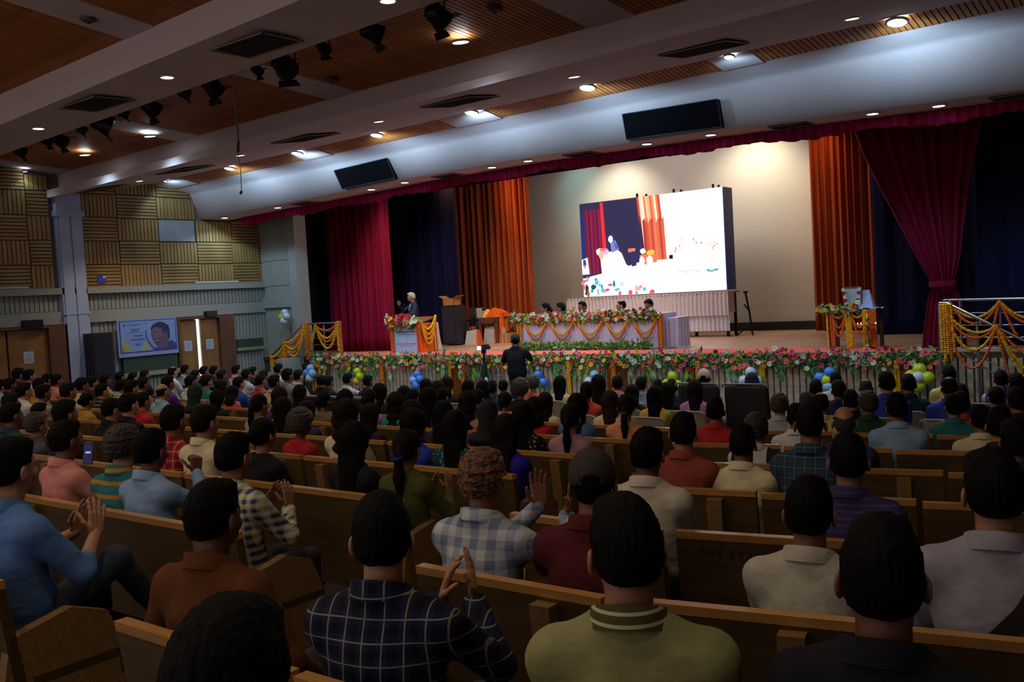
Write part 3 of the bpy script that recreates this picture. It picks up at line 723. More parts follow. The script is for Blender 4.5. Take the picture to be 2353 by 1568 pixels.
# ---- balloons
def balloons(p, Y, items, label, r=.1):
    c = at(*p, 1, Y); e = empty('balloon_bunch', tuple(c), 0, label, 'balloons')
    cols = {'b': '4a86e8', 'w': 'b8c8d8', 'y': 'b4c828', 'l': '88b4e8'}
    for k, (dx, dz, col) in enumerate(items):
        mb = MB(); mb.lathe([(.002, -1.22*r), (.25*r, -1.15*r), (.12*r, -1.05*r), (.55*r, -.8*r), (.9*r, -.35*r), (r, .1*r), (.88*r, .55*r), (.5*r, .92*r), (.001, 1.05*r)], n=18)
        o = mb.build('balloon', plain('balloon_'+col, cols[col], .25, var=.03), e); o.location = (dx*r, -.03-.02*k, dz*r); a = math.atan2(dx, dz+.01); o.rotation_euler = (0, a, 0)
    return e
balloons((657, 728), 16.1, [(0, 1, 'w'), (-.9, 0, 'y'), (.95, .1, 'w'), (.1, -1, 'w')], 'white and yellow balloon bunch on the stone wall left of the stage', .10)
balloons((716, 857), 16.0, [(.1, 1, 'l'), (-1, 0, 'b'), (.95, -.1, 'l'), (.2, -1.1, 'w')], 'pale blue and white balloon bunch at the left stage corner', .11)
balloons((826, 864), 16.0, [(-.3, 1, 'y'), (.5, -.1, 'y'), (-.2, -1.2, 'y')], 'yellow green balloon bunch left on the stage front')
balloons((962, 872), 16.0, [(0, 1.1, 'b'), (-1, .1, 'b'), (1, .1, 'b'), (-.8, -.2, 'l'), (.1, -1.3, 'b')], 'blue balloon bunch below the lectern')
balloons((1120, 885), 16.0, [(0, .8, 'w'), (-.5, -1, 'w'), (-.2, -1.4, 'y')], 'white balloon bunch behind the camera tripod')
balloons((1244, 873), 16.0, [(-.5, .9, 'b'), (.8, -.5, 'b'), (0, -.8, 'y')], 'pair of blue balloons right of the camera operator')
balloons((1366, 872), 16.0, [(.3, .8, 'l'), (-1, -.4, 'w')], 'pair of pale balloons behind the audience under the head table')
balloons((1548, 878), 16.0, [(0, 1, 'y'), (1, -.5, 'y'), (-1, -.3, 'y'), (.1, -1, 'y')], 'yellow green balloon bunch left of the white cap')
balloons((1727, 869), 16.0, [(0, 1, 'w'), (-1.2, -.4, 'w'), (1.2, -.4, 'w')], 'three white balloons around the woman in the tall chair')
balloons((1902, 870), 16.0, [(.5, 1, 'b'), (-1.1, .1, 'b'), (.1, -.3, 'y'), (.4, -1.3, 'l')], 'blue and yellow balloon bunch behind the men at right')
balloons((2115, 868), 16.0, [(0, 1.1, 'y'), (-1.1, .2, 'y'), (1.1, 0, 'y'), (0, -1.1, 'y'), (0, 0, 'w')], 'yellow green balloons around a white one at right', .11)

# ---- railings
def rail_set(name, posts, rails, label):
    e = empty(name, tuple(posts[0][0]), 0, label, 'railing'); b = Vector(posts[0][0])
    for a, c in posts: mb = MB(); mb.tube([Vector(a)-b, Vector(c)-b], .024); mb.build('post', steel, e)
    for p, r in rails: mb = MB(); mb.tube([Vector(q)-b for q in p], r); mb.build('rail', steel, e)
    return e
def P3(x, y, Y): return Vector(at(x, y, 1, Y))
Yl = 16.35
A = P3(705, 745, Yl); B = P3(783, 741, Yl); A0 = Vector((A.x, Yl, ZS)); B0 = Vector((B.x, Yl, ZS)); M = (A+B)/2
rails = [([A+Vector((-.3, 0, 0)), B], .026)] + [([A+(A0-A)*t, B+(B0-B)*t], .011) for t in (.25, .45, .65, .85)]
rail_set('stage_railing', [(A0, A), (B0, B), (Vector((M.x, Yl, ZS)), M-Vector((0, 0, .05)))], rails, 'steel railing hung with marigolds at the left end of the stage')
C = P3(622, 820, 16.0); C = Vector((C.x, 16.0, C.z)); A2 = P3(692, 752, 16.0); dn = Vector((0, 0, -.95))
rail_set('stair_railing', [(A2+dn, A2), (C+dn*.9, C)], [([A2, C], .026), ([A2+dn*.45, C+dn*.45], .011)], 'sloping steel stair railing left of the stage')
# stair treads left
st = empty('stage_stairs', (-19.6, 15.9, -2.5), 0, 'concrete steps up to the left end of the stage', 'stairs')
for k in range(7):
    mb = MB(); mb.box((-.9+.23*k-.45, -.45, 0), (-.9+.23*k-.22, .2, .17*(k+1))); mb.build('step', stone, st)
def tops(p, q, n): return [Vector(p).lerp(Vector(q), i/n) for i in range(n+1)]
yl = Yl-.06
a = P3(700, 746, yl); b_ = P3(724, 748, yl); c_ = P3(776, 742, yl)
garland([(swag(b_, c_, .62), 0), (swag(b_, c_, .36), 0), (swag(b_, c_, .45), 1), (swag(b_, c_, .16), 1)], 'marigold swags on the left stage railing', .034)
garland([([c_+Vector((0, 0, .02)), c_+Vector((.03, 0, -.95))], 0), ([c_+Vector((.06, 0, .02)), c_+Vector((.09, 0, -.98))], 1), ([c_+Vector((-.05, 0, 0)), c_+Vector((-.02, 0, -.7))], 0)], 'marigold strings hanging at the right post of the left railing', .034)
garland([([a+Vector((.04*k, 0, .02)), a+Vector((.04*k, 0, -.6)), a+Vector((.04*k+.02, -.1, -1.5))], k % 2) for k in range(4)] + [([b_, b_+Vector((-.1, 0, -.3)), b_+Vector((-.25, 0, -.6))], 0), ([b_, b_+Vector((-.08, 0, -.25)), b_+Vector((-.24, 0, -.42))], 0)], 'thick bundle of marigold strings at the left post of the railing', .036)
m_ = P3(655, 790, 15.95)+Vector((0, 0, .03)); a3 = P3(698, 750, 15.95); c3 = P3(622, 820, 15.95)
garland([(swag(m_, a3, .12), 0), (swag(m_, a3, .35), 0), (swag(m_, a3, .55), 0), (swag(m_, a3, .45), 1), (swag(m_, a3, .2), 1)], 'marigold swags on the upper part of the left stair railing', .034)
garland([(swag(c3, m_, .12), 0), (swag(c3, m_, .3), 1), (swag(c3, m_, .45), 0), ([m_, m_+Vector((-.05, 0, -.6)), m_+Vector((-.06, 0, -1.1))], 0), ([m_, m_+Vector((.03, 0, -1.0))], 1), ([c3, c3+Vector((0, 0, -1.1))], 0), ([c3+Vector((.05, 0, 0)), c3+Vector((.05, 0, -1.1))], 0)], 'marigold swags and strings on the lower part of the left stair railing', .036)
# right railings
Yr = 15.7
pa = P3(2158, 697, Yr); pb = P3(2178, 698, Yr); s0 = P3(2176, 697, Yr); s1 = P3(2420, 815, Yr)
rail_set('stair_railing', [(Vector((pa.x, Yr, -2.45)), pa), (Vector((P3(2310, 765, Yr).x, Yr, -2.45)), P3(2306, 760, Yr)), (Vector((P3(2247, 745, Yr).x, Yr, -2.1)), P3(2245, 738, Yr))],
         [([pa, s0, s1], .026), ([P3(2190, 780, Yr), P3(2353, 880, Yr)], .012), ([P3(2210, 810, Yr), P3(2330, 890, Yr)], .012)], 'sloping steel stair railing with marigolds at the right of the stage')
Y2 = 17.0
q0 = P3(2168, 690, Y2); q1 = P3(2400, 685, Y2)
def dz(v, z): return Vector((v.x, v.y, z))
rail_set('stage_railing', [(dz(q0, ZS), q0), (dz(P3(2206, 690, Y2), ZS), P3(2206, 690, Y2)), (dz(P3(2298, 690, Y2), ZS), P3(2298, 690, Y2))],
         [([q0, q1], .026)] + [([q0+Vector((0, 0, -d)), q1+Vector((0, 0, -d))], .011) for d in (.22, .42, .62, .8)], 'horizontal steel railing behind the stair railing at the right')
u0 = P3(2162, 702, Yr-.07); u1 = P3(2290, 748, Yr-.07); u2 = P3(2420, 815, Yr-.07)
garland([(swag(u0, u1, .24), 0), (swag(u0, u1, .33), 1), (swag(u0, u1, .52), 0), (swag(u0, u1, .8), 1)], 'four deep marigold swags on the right stair railing, upper span', .026)
garland([(swag(u1, u2+Vector((0, 0, -.25)), .3), 0), (swag(u1, u2+Vector((0, 0, -.55)), .3), 0), (swag(u1, u2, .2), 1), (swag(u1+Vector((0, 0, -.05)), u2+Vector((-.3, 0, -.8)), .3), 1)], 'marigold swags on the right stair railing, lower span', .026)
garland([([u0+Vector((.035*k, 0, 0)), u0+Vector((.035*k+.01*k, 0, -.75-.1*(k % 2)))], 0 if k != 3 else 1) for k in range(5)], 'thick bundle of marigold strings at the post of the right stair railing', .028)
v0 = P3(2182, 695, Y2-.06); v1 = P3(2297, 692, Y2-.06); v2 = P3(2440, 690, Y2-.06)
garland([(swag(v0, v1, .26), 0), (swag(v0, v1, .36), 1), (swag(v1, v2, .28), 0), (swag(v1, v2, .36), 1), ([v1, v1+Vector((.2, 0, -.5)), v1+Vector((.27, 0, -.62))], 1), ([v1, v1+Vector((-.1, 0, -.4))], 1)], 'marigold swags on the horizontal railing at the right', .028)

# ---- lectern
PY = 17.0
l0 = at(905, 812, 1, PY)[0]; l1 = at(965, 812, 1, PY)[0]; ztp = at(935, 741, 1, PY)[2]
lec = empty('lectern', ((l0+l1)/2, PY, ZS), 0, 'lectern with pale blue printed front and orange cloth side', 'lectern'); hw = (l1-l0)/2
mb = MB(); LH = ztp-ZS-.06; mb.box((-hw, 0, 0), (hw, .55, LH)); mb.build('body', wood('lectern_wood', '8a4a20', 'a05a2c', (8, 8, 1), .5), lec)
mb = MB(); mb.hexa([(-hw-.05, -.05, LH), (hw+.05, -.05, LH), (hw+.05, .6, LH+.14), (-hw-.05, .6, LH+.14)], [(-hw-.05, -.05, LH+.03), (hw+.05, -.05, LH+.03), (hw+.05, .6, LH+.17), (-hw-.05, .6, LH+.17)]); mb.build('desk_top', wood('lectern_wood', '8a4a20', 'a05a2c', (8, 8, 1), .5), lec)
post = MB(); post.box((-hw+.0, -.012, .02), (hw, 0, LH-.03)); pw2 = hw
def strip(mb, x0, x1, z0, z1, mi, y=-.015): mb.box((x0, y, z0), (x1, -.0125, z1), mi)
po = post.build('poster', plain('poster_blue', '9cc0e0', .6, var=.05, scale=3), lec)
tx = MB(); rr = random.Random(5)
for z, h_, w_, mi in ((LH-.19, .026, .75, 0), (LH-.25, .018, .6, 1), (.22, .026, .8, 2), (.17, .012, .5, 1)):
    x = -hw*w_
    while x < hw*w_:
        ww = rr.uniform(.02, .06); strip(tx, x, min(x+ww, hw*w_), z, z+h_*rr.uniform(.8, 1.1), mi); x += ww+.012
for z in (.55, .5, .45, .4, .35): strip(tx, .02, .02+rr.uniform(.06, .1), z, z+.014, 3)
strip(tx, -.05, -.02, .48, .56, 1)
tx.build('print', [plain('ink_navy', '2c3a68', .7), plain('ink_teal', '4c88a0', .7), plain('ink_red', 'b05060', .7), plain('ink_mauve', '8a84b0', .7)], po)
mb = MB(); mb.box((hw, -.02, .0), (hw+.012, .56, LH+.02)); mb.build('side_cloth', velvet('orange_cloth', 'e07020'), lec)
g0 = Vector((l1+.03, PY-.04, ztp)); 
garland([([Vector((l0-.02, PY-.05, ztp)), Vector((l0+.0, PY-.05, ZS+.02))], 1), ([Vector((l0+.04, PY-.05, ztp)), Vector((l0+.05, PY-.05, ZS+.02))], 1)], 'orange marigold strings down the left edge of the lectern', .035)
garland([([Vector((l1, PY-.05, ztp)), Vector((l1+.01, PY-.05, ZS+.02))], 1), ([Vector((l1+.05, PY-.03, ztp)), Vector((l1+.06, PY-.03, ZS+.02))], 1), ([Vector((l1+.06, PY+.55, ztp+.1)), Vector((l1+.08, PY+.56, ZS+.02))], 1)], 'orange marigold strings down the right edge of the lectern', .035)
sa = Vector((l1+.07, PY+.02, ztp)); sb = Vector((l1+.08, PY+.55, ztp+.12))
garland([(swag(sa, sb, s_), 0) for s_ in (.25, .38, .5, .62)], 'yellow marigold swags on the side of the lectern', .036)
fa = empty('flower_arrangement', ((l0+l1)/2-.02, PY-.05, ztp+.02), 0, 'red, yellow and white flower arrangement on the lectern', 'flowers')
mb = MB(); leaves(mb, (0, 0, 0), 120, (.45, .1, .1), .16, random.Random(8)); mb.build('foliage', [leafm], fa, 'stuff')
rr = random.Random(11)
for k in range(46):
    x = rr.uniform(-.5, .5); c = 'white' if abs(x) > .38 else rr.choice(['red', 'red', 'red', 'salmon', 'yellow' if abs(x) > .22 else 'red'])
    o = link('flower', flower_mesh(c), None, fa); o.location = (x, -.1+rr.uniform(-.03, .03), rr.uniform(-.13, .16)*(1.1-abs(x))+(0 if abs(x) < .38 else .06)); o.rotation_euler = (math.radians(rr.uniform(50, 100)), 0, rr.uniform(-.4, .6)); o.scale = (1.5,)*3
# white cloth draped table behind lectern
w0 = at(985, 790, 1, 18.0)
e = empty('side_table', (w0[0]+.05, 18.0, ZS), 0, 'small table under a white cloth behind the lectern', 'table')
mb = MB(); mb.lathe([(.32, .0), (.27, .3), (.24, .68), (.235, .70), (.001, .71)], n=20); mb.build('tablecloth', plain('white_cloth', 'c8c0b8', .9), e)
# dark tall cabinet / speaker with open carton on it
def pbox(x0, x1, ybot, ytop, Y, dep, zfloor=ZS):
    a = at(x0, (ybot+ytop)/2, 1, Y); b = at(x1, (ybot+ytop)/2, 1, Y); t = at((x0+x1)/2, ytop, 1, Y)[2]; return a[0], b[0], t
a, b, t = pbox(1016, 1047, 782, 703, 19.6, .5)
e = empty('tall_speaker', ((a+b)/2, 19.6, ZS), 0, 'tall black loudspeaker cabinet with an open carton on top', 'speaker'); hw_ = (b-a)/2
mb = MB(); mb.box((-hw_, 0, .03), (hw_, .45, t-ZS)); mb.build('cabinet', plain('cabinet_black', '1c1822', .6), e)
mb = MB(); mb.box((-hw_+.03, -.012, .08), (hw_-.03, 0, t-ZS-.05)); mb.build('grille', plain('grille_cloth', '221e2a', .95, bump=.4, scale=80), e)
kraft = plain('kraft_card', 'a8753c', .8, var=.1)
e = empty('cardboard_carton', ((a+b)/2+.02, 19.75, t), 0, 'open brown carton on top of the tall black cabinet', 'carton')
mb = MB(); mb.box((-.2, -.15, 0), (.2, -.14, .2)); mb.box((-.2, .14, 0), (.2, .15, .2)); mb.box((-.2, -.15, 0), (-.19, .15, .2)); mb.box((.19, -.15, 0), (.2, .15, .2)); mb.box((-.2, -.15, 0), (.2, .15, .01)); mb.build('body', kraft, e)
for s_ in (-1, 1): mb = MB(); mb.hexa([(s_*.2, -.15, .2), (s_*.2, .15, .2), (s_*.34, .15, .27), (s_*.34, -.15, .27)], [(s_*.2, -.15, .205), (s_*.2, .15, .205), (s_*.34, .15, .275), (s_*.34, -.15, .275)]); mb.build('flap', kraft, e)
# wooden table with orange cloth, bags below
a, b, t = pbox(1101, 1141, 784, 730, 20.3, .5)
e = empty('wooden_table', ((a+b)/2, 20.3, ZS), 0, 'small wooden table with yellow and orange cloth heap', 'table'); tw = (b-a)/2; th = t-ZS
mb = MB(); mb.box((-tw, 0, th-.05), (tw, .6, th)); mb.build('table_top', wood('old_wood', '5c3420', '70442c', (1, 8, 8), .5), e)
for sx in (-1, 1):
    for sy in (0, 1): mb = MB(); mb.box((sx*tw-.06*(sx > 0), sy*.54, 0), (sx*tw+.06*(sx < 0), sy*.54+.06, th-.05)); mb.build('leg', wood('old_wood', '5c3420', '70442c', (1, 8, 8), .5), e)
mb = MB(); mb.box((-tw+.04, 0, th-.16), (tw-.04, .03, th-.05)); mb.build('apron', wood('old_wood', '5c3420', '70442c', (1, 8, 8), .5), e)
e2 = empty('cloth_heap', ((a+b)/2, 20.35, t), 0, 'crumpled yellow and orange cloth heap on the wooden table', 'cloth')
def heap(u, v, cx, sx, hh, sd): x = (u-.5)*2; y = (v-.5)*2; k = max(0, 1-x*x)**.5*max(0, 1-y*y)**.5; return (cx+x*sx, .28+y*.26, hh*k*(.75+.12*math.sin(4*x+sd)+.1*math.sin(5*y+sd*2)+.25*x*(sd > 1)))
mb = MB(); mb.grid(lambda u, v: heap(u, v, -tw*.75, .16, .24, 1), 14, 14); mb.build('yellow_cloth', plain('yellow_cloth', 'd8b030', .9), e2)
mb = MB(); mb.grid(lambda u, v: heap(u, v, tw*.25, tw*.95, .3, 2), 22, 16); mb.grid(lambda u, v: (tw+.02+.05*math.sin(u*6)+.03*v, .05+.4*u, .12-.62*v*(1-.3*abs(u-.5))), 10, 10); mb.build('orange_cloth', velvet('orange_heap', 'e0641c'), e2)
a_, b__, t_ = pbox(1091, 1106, 728, 709, 20.3, .2)
e3 = empty('paper_packet', ((a_+b__)/2, 20.35, t), 0, 'upright grey white packet at the left end of the wooden table', 'packet'); mb = MB(); mb.box((-.1, 0, 0), (.1, .12, .26)); mb.build('packet_body', plain('packet', 'a89ca0', .7), e3); mb = MB(); mb.box((-.1, -.002, .2), (.1, .125, .265)); mb.build('packet_flap', plain('packet_flap', 'b8acb0', .7), e3)
# dark chair left of table
a, b, t = pbox(1060, 1085, 775, 727, 20.1, .5)
e = empty('office_chair', ((a+b)/2, 20.1, ZS), 0, 'dark upholstered chair in the shadow between cabinet and wooden table', 'chair')
mb = MB(); mb.box((-.22, .4, .45), (.22, .46, 1.0)); mb.build('backrest', plain('chair_dark', '2c2a30', .8), e)
mb = MB(); mb.box((-.24, -.05, .4), (.24, .42, .48)); mb.build('seat', plain('chair_dark', '2c2a30', .8), e)
for sx in (-.2, .2):
    for sy in (0, .38): mb = MB(); mb.tube([(sx, sy, 0), (sx, sy, .42)], .015); mb.build('leg', blackm, e)
    mb = MB(); mb.tube([(sx, 0, .45), (sx, 0, .64), (sx, .42, .64)], .015); mb.build('armrest', blackm, e)
def bag(x0, x1, ybot, ytop, Y, mat, trim, label, tilt=0):
    a, b, t = pbox(x0, x1, ybot, ytop, Y, .2); w = (b-a)/2; h = t-ZS
    e = empty('carry_bag', ((a+b)/2, Y, ZS), tilt, label, 'bag'); mb = MB()
    mb.hexa([(-w, 0, 0), (w, 0, 0), (w, .22, 0), (-w, .22, 0)], [(-w*.82, .06, h*.85), (w*.82, .06, h*.95), (w*.82, .14, h*.9), (-w*.82, .14, h*.8)]); mb.build('body', mat, e)
    mb = MB(); mb.hexa([(w*.72, -.004, 0), (w+.004, -.004, 0), (w+.004, .224, 0), (w*.72, .224, 0)], [(w*.6, .055, h*.9), (w*.83, .055, h*.95), (w*.83, .145, h*.9), (w*.6, .145, h*.86)]); mb.build('side_panel', trim, e)
    for yy in (.06, .14): mb = MB(); mb.tube([(-w*.3, yy, h*.85), (-w*.2, yy, h*1.1), (w*.1, yy, h*1.12), (w*.2, yy, h*.9)], .008, 6); mb.build('handle', trim, e)
wb = plain('bag_white', 'b8b0ac', .7); ob = plain('bag_orange', 'd85a1c', .7); pb_ = plain('bag_pink', 'c88c88', .7)
bag(1067, 1098, 784, 756, 19.9, wb, ob, 'white carry bag with orange side left of the wooden table')
bag(1109, 1136, 783, 748, 20.4, wb, pb_, 'white and pink carry bag standing under the wooden table')
bag(1140, 1155, 781, 750, 20.4, ob, wb, 'orange and white carry bag right of the wooden table')
a, b, t = pbox(1155, 1171, 780, 766, 20.4, .2)
e = empty('cardboard_carton', ((a+b)/2, 20.4, ZS), 0, 'small brown carton on the stage floor right of the bags', 'carton'); w = (b-a)/2
mb = MB(); mb.box((-w, 0, 0), (w, .3, t-ZS)); mb.build('body', kraft, e); mb = MB(); mb.box((-.03, -.002, 0), (.03, .302, t-ZS+.003)); mb.build('tape', plain('tape', 'b89860', .3), e)

# ---- head table
TY = 17.6
t0 = at(1193, 770, 1, TY)[0]; t1 = at(1516, 765, 1, TY)[0]; tz = .74
ht = empty('head_table', ((t0+t1)/2, TY, ZS), 0, 'long head table skirted in pleated white lilac cloth', 'table'); hw = (t1-t0)/2
mb = MB(); mb.box((-hw, 0, tz-.03), (hw, .75, tz)); mb.build('tabletop', plain('white_top', 'd0c8cc', .8), ht)
skm = plain('skirt_cloth', 'd4c8e0', .85, var=.04)
def skirt(x0, x1, y0, y1, z0, z1, amp=.018, fold=.09):
    L = math.hypot(x1-x0, y1-y0); n = int(L/fold*8); mb = MB()
    nx, ny = -(y1-y0)/L, (x1-x0)/L
    def fn(u, v):
        w = amp*(math.sin(u*L/fold*6.283)+.3*math.sin(u*L*13+1))*(1.2-.6*v); return (x0+(x1-x0)*u+nx*w, y0+(y1-y0)*u+ny*w, z0+(z1-z0)*v)
    mb.grid(fn, n, 3); return mb
skirt(-hw, hw, -.02, -.02, .02, tz).build('table_skirt', skm, ht); skirt(hw+.01, hw+.01, 0, .75, .02, tz).build('table_skirt', skm, ht)
for sx in (-hw+.08, hw-.08):
    for sy in (.08, .68): mb = MB(); mb.tube([(sx, sy, 0), (sx, sy, tz-.03)], .02); mb.build('leg', steel, ht)
# table flowers
ta = empty('flower_arrangement', ((t0+t1)/2, TY-.02, ZS+tz+.02), 0, 'long mixed flower border along the front edge of the head table', 'flowers')
mb = MB(); rr = random.Random(21); x = -hw-.12
while x < hw-.03: leaves(mb, (x, -.03, -.02), 22, (.07, .06, .09), .12, rr, 0 if rr.random() < .7 else 1); x += .08
mb.build('foliage', [leafm, leafl], ta, 'stuff')
for k in range(130):
    c = rr.choice(['white', 'red', 'white', 'salmon', 'cream', 'red', 'yellow', 'orange', 'pink']); o = link('flower', flower_mesh(c), None, ta)
    o.location = (rr.uniform(-hw-.08, hw-.05), -.12-.02*rr.random(), rr.uniform(-.12, .1)); o.rotation_euler = (math.radians(rr.uniform(50, 100)), 0, rr.uniform(-.4, .8)); s_ = rr.uniform(.7, 1.05); o.scale = (s_,)*3
nn = [1208, 1257, 1318, 1327, 1382, 1391, 1442, 1455, 1507]
Yg = TY-.14
sw = [(1206, 1254), (1265, 1316), (1328, 1383), (1393, 1442), (1455, 1507)]
for i, (xa, xb) in enumerate(sw):
    a = P3(xa, 752, Yg); b = P3(xb, 745, Yg); a.z = b.z = ZS+tz-.12
    garland([(swag(a, b, .27), 0), (swag(a, b, .38), 1)], 'yellow and orange marigold swag on the head table, %s of five' % ['leftmost', 'second', 'middle', 'fourth', 'rightmost'][i], .028, 'garland', 'swags on the head table')
for i, xx in enumerate((t0+.02, t1+.02)):
    garland([([Vector((xx+.045*k, TY-.08, ZS+tz-.02)), Vector((xx+.045*k, TY-.08, ZS+.02))], (k+i) % 2) for k in range(3)], 'vertical marigold strings at the %s end of the head table' % ['left', 'right'][i], .03)
gp = empty('foliage_row', ((t0+t1)/2, TY-.28, ZS), 0, 'row of low green and yellow foliage plants below the head table', 'plants')
mb = MB(); x = -hw+.1
while x < hw-.1: leaves(mb, (x, 0, .06), 10, (.07, .08, .06), .11, rr, 0, -.6); leaves(mb, (x, 0, .1), 6, (.07, .08, .08), .09, rr, 1, -.8); x += .06
mb.build('leaves', [leafm, leafl], gp, 'stuff')
mb = MB(); x = -hw+.15
while x < hw: mb.lathe([(.04, 0), (.055, .08), (.05, .085), (.001, .085)], (x, 0, 0), 10); x += .3
mb.build('pots', plain('pot_green', '2c3c20', .6), gp)
# white draped chair/table at right of head table, laptop-like dark thing
e = empty('side_table', (t1+.20, TY+.15, ZS), 0, 'small white draped table at the right end of the head table', 'table')
skirt(-.12, .17, 0, 0, .02, .62, .02, .12).build('table_skirt', plain('white_lilac', 'd8c8dc', .9), e); skirt(.17, .17, 0, .5, .02, .62, .02, .12).build('table_skirt', plain('white_lilac', 'd8c8dc', .9), e)
mb = MB(); mb.box((-.12, 0, .6), (.17, .5, .64)); mb.build('tabletop', plain('white_lilac', 'd8c8dc', .9), e)
# ---- LED screen
SY = 21.5
se = empty('led_screen', (-12.1, SY, -.19), 0, 'large bright LED screen showing the lectern and curtains', 'screen')
sx0, sx1, sz0, sz1 = -14.12, -9.98, -.18, 2.31
Wd, Hd = sx1-sx0, sz1-sz0
mb = MB(); mb.box((sx0+12.1, .05, sz0+.19), (sx1+12.1+.02, .55, sz1+.19+.0)); mb.build('cabinet', plain('screen_side', '2c4cae', .5), se)  # blue spill of the LED face is put into the cabinet colour
def uvp(u, v, k): return (sx0+12.1+Wd*u, .045-.0015*k, .19+sz0+Hd*(1-v))
pic = MB(); ML = []; mk = {}
def pc(col, k=1.0):
    key = (col, k)
    if key not in mk: mk[key] = len(ML); ML.append(emis('screen_'+col, col, k))
    return mk[key]
lay = [0]
def poly(pts, col, k=1.0):
    lay[0] += 1; pic.add([uvp(u, v, lay[0]*.3) for u, v in pts], [tuple(range(len(pts)))], pc(col, k))
def blob(cu, cv, ru, rv, col, k=1.0, n=12): poly([(cu+ru*math.cos(6.283*i/n)*random.uniform(.85, 1.1), cv+rv*math.sin(6.283*i/n)*random.uniform(.85, 1.1)) for i in range(n)], col, k)
K = 1.15
poly([(0, 0), (1, 0), (1, 1), (0, 1)], 'ffffff', 1.5)
poly([(0, 0), (.44, 0), (.44, .66), (.3, .72), (.0, .80)], '38355a', .9)
poly([(0, .1), (.025, .12), (.05, .8), (0, .8)], '2a3a80', .9)
for i in range(9):
    u = .03+.015*i; poly([(u, .08), (u+.015, .07), (u+.022, .76), (u+.006, .76)], ['7a2048', '96244c', '6a1e44', 'a02850'][i % 4], .9)
poly([(.155, .01), (.178, .01), (.195, .72), (.165, .76), (.16, .4)], 'e8303c', 1.2)
for i in range(12):
    u = .425+.0145*i; poly([(u, .0), (u+.0145, .0), (u+.0145+.03, .66), (u+.03, .66)], ['e04838', 'ffd8b8', 'fff0d8', 'f08058', 'ffc898', 'ffb080', 'e86848', 'f89068', 'fff0c8', 'f07850', 'd83c30', 'ffffff'][i], 1.2)
for i in range(8):
    u = .46+.0185*i; poly([(u, .25+.02*(i % 3)), (u+.0185, .22), (u+.028, .66), (u+.01, .66)], ['b83c38', 'd85440', 'e86c4c', 'd04c40', 'f08058', 'e87450', 'c84840', 'e86848'][i], 1.1)
poly([(.44, .2), (.445, .2), (.475, .66), (.44, .66)], '48305c', .9)
poly([(.635, .62), (.66, .62), (.66, .66), (.635, .66)], '202030', .5)
poly([(.35, .52), (.40, .52), (.40, .55), (.35, .56)], 'ff7860', 1.3); poly([(.36, .56), (.40, .55), (.405, .70), (.37, .71)], '3a3868', .9)
poly([(.14, .56), (.27, .52), (.3, .56), (.33, .68), (.36, .72), (.15, .78)], 'fffaf8', 1.5)
poly([(.22, .44), (.26, .42), (.285, .52), (.23, .55)], '8088d0', 1.1); blob(.225, .405, .018, .04, 'd8e0ff', 1.4); poly([(.245, .42), (.265, .46), (.28, .5), (.26, .52)], '6068b0', 1)
blob(.14, .53, .03, .04, 'ffe0d8', 1.5); blob(.17, .52, .035, .03, 'ff7080', 1.3); blob(.19, .54, .02, .03, 'ffb0e0', 1.3); blob(.15, .56, .02, .05, 'ffb090', 1.3)
poly([(.43, .6), (.50, .58), (.55, .60), (.55, .68), (.44, .7)], 'ff7050', 1.3); blob(.455, .56, .02, .03, 'ffffff', 1.5); blob(.51, .58, .03, .03, 'ffb040', 1.5); blob(.5, .66, .025, .05, 'fff0e8', 1.5); blob(.445, .66, .02, .05, 'fff0e8', 1.5)
poly([(.0, .60), (.045, .58), (.055, .76), (.0, .76)], 'f8fbff', 1.5); poly([(.01, .60), (.03, .60), (.035, .66), (.02, .70), (.01, .66)], '3050a0', 1); blob(.022, .67, .01, .015, 'ff8050', 1.2)
rr = random.Random(4)
for i in range(34):
    u = rr.uniform(.0, .58)**1.15; v = rr.uniform(.86, .985) if u > .12 else rr.uniform(.8, .98)
    if u > .3: v = rr.uniform(.92, .985)
    blob(u, v, rr.uniform(.006, .02), rr.uniform(.012, .035), rr.choice(['e05878', '30a090', '208070', 'ff8888', '60c0d0', 'ffb090', '70b0e0', 'b0e8d8']), 1.2, 8)
blob(.03, .92, .012, .06, '28484c', .8); blob(.08, .9, .02, .03, '28605c', .9); blob(.04, .97, .01, .05, 'b86030', 1)
for i in range(16): blob(rr.uniform(.66, .98), .56+rr.uniform(-.06, .04)-.1*max(0, rr.random()-.6), .006, .015, rr.choice(['ffc8a0', 'ff9080', 'f0a0a0']), 1.3, 7)
for i in range(7): blob(.94+rr.uniform(-.05, .04), .80+rr.uniform(-.01, .01), .015, .008, '58a8a8', 1.2, 7)
for i in range(8): blob(.70+.02*i, .80+rr.uniform(-.01, .01), .005, .006, '78b8a0', 1.2, 6)
pic.build('picture', ML, se)
for i, x in enumerate((1456, 1477, 1541, 1558, 1632, 1645)):
    X = at(x, 445, 1, SY)[0]; mb = MB(); mb.box((X+12.1-.02, .15, 2.5), (X+12.1+.02, .2, 2.57+.04*(i % 2 == 0))); mb.build('bracket', blackm, se)
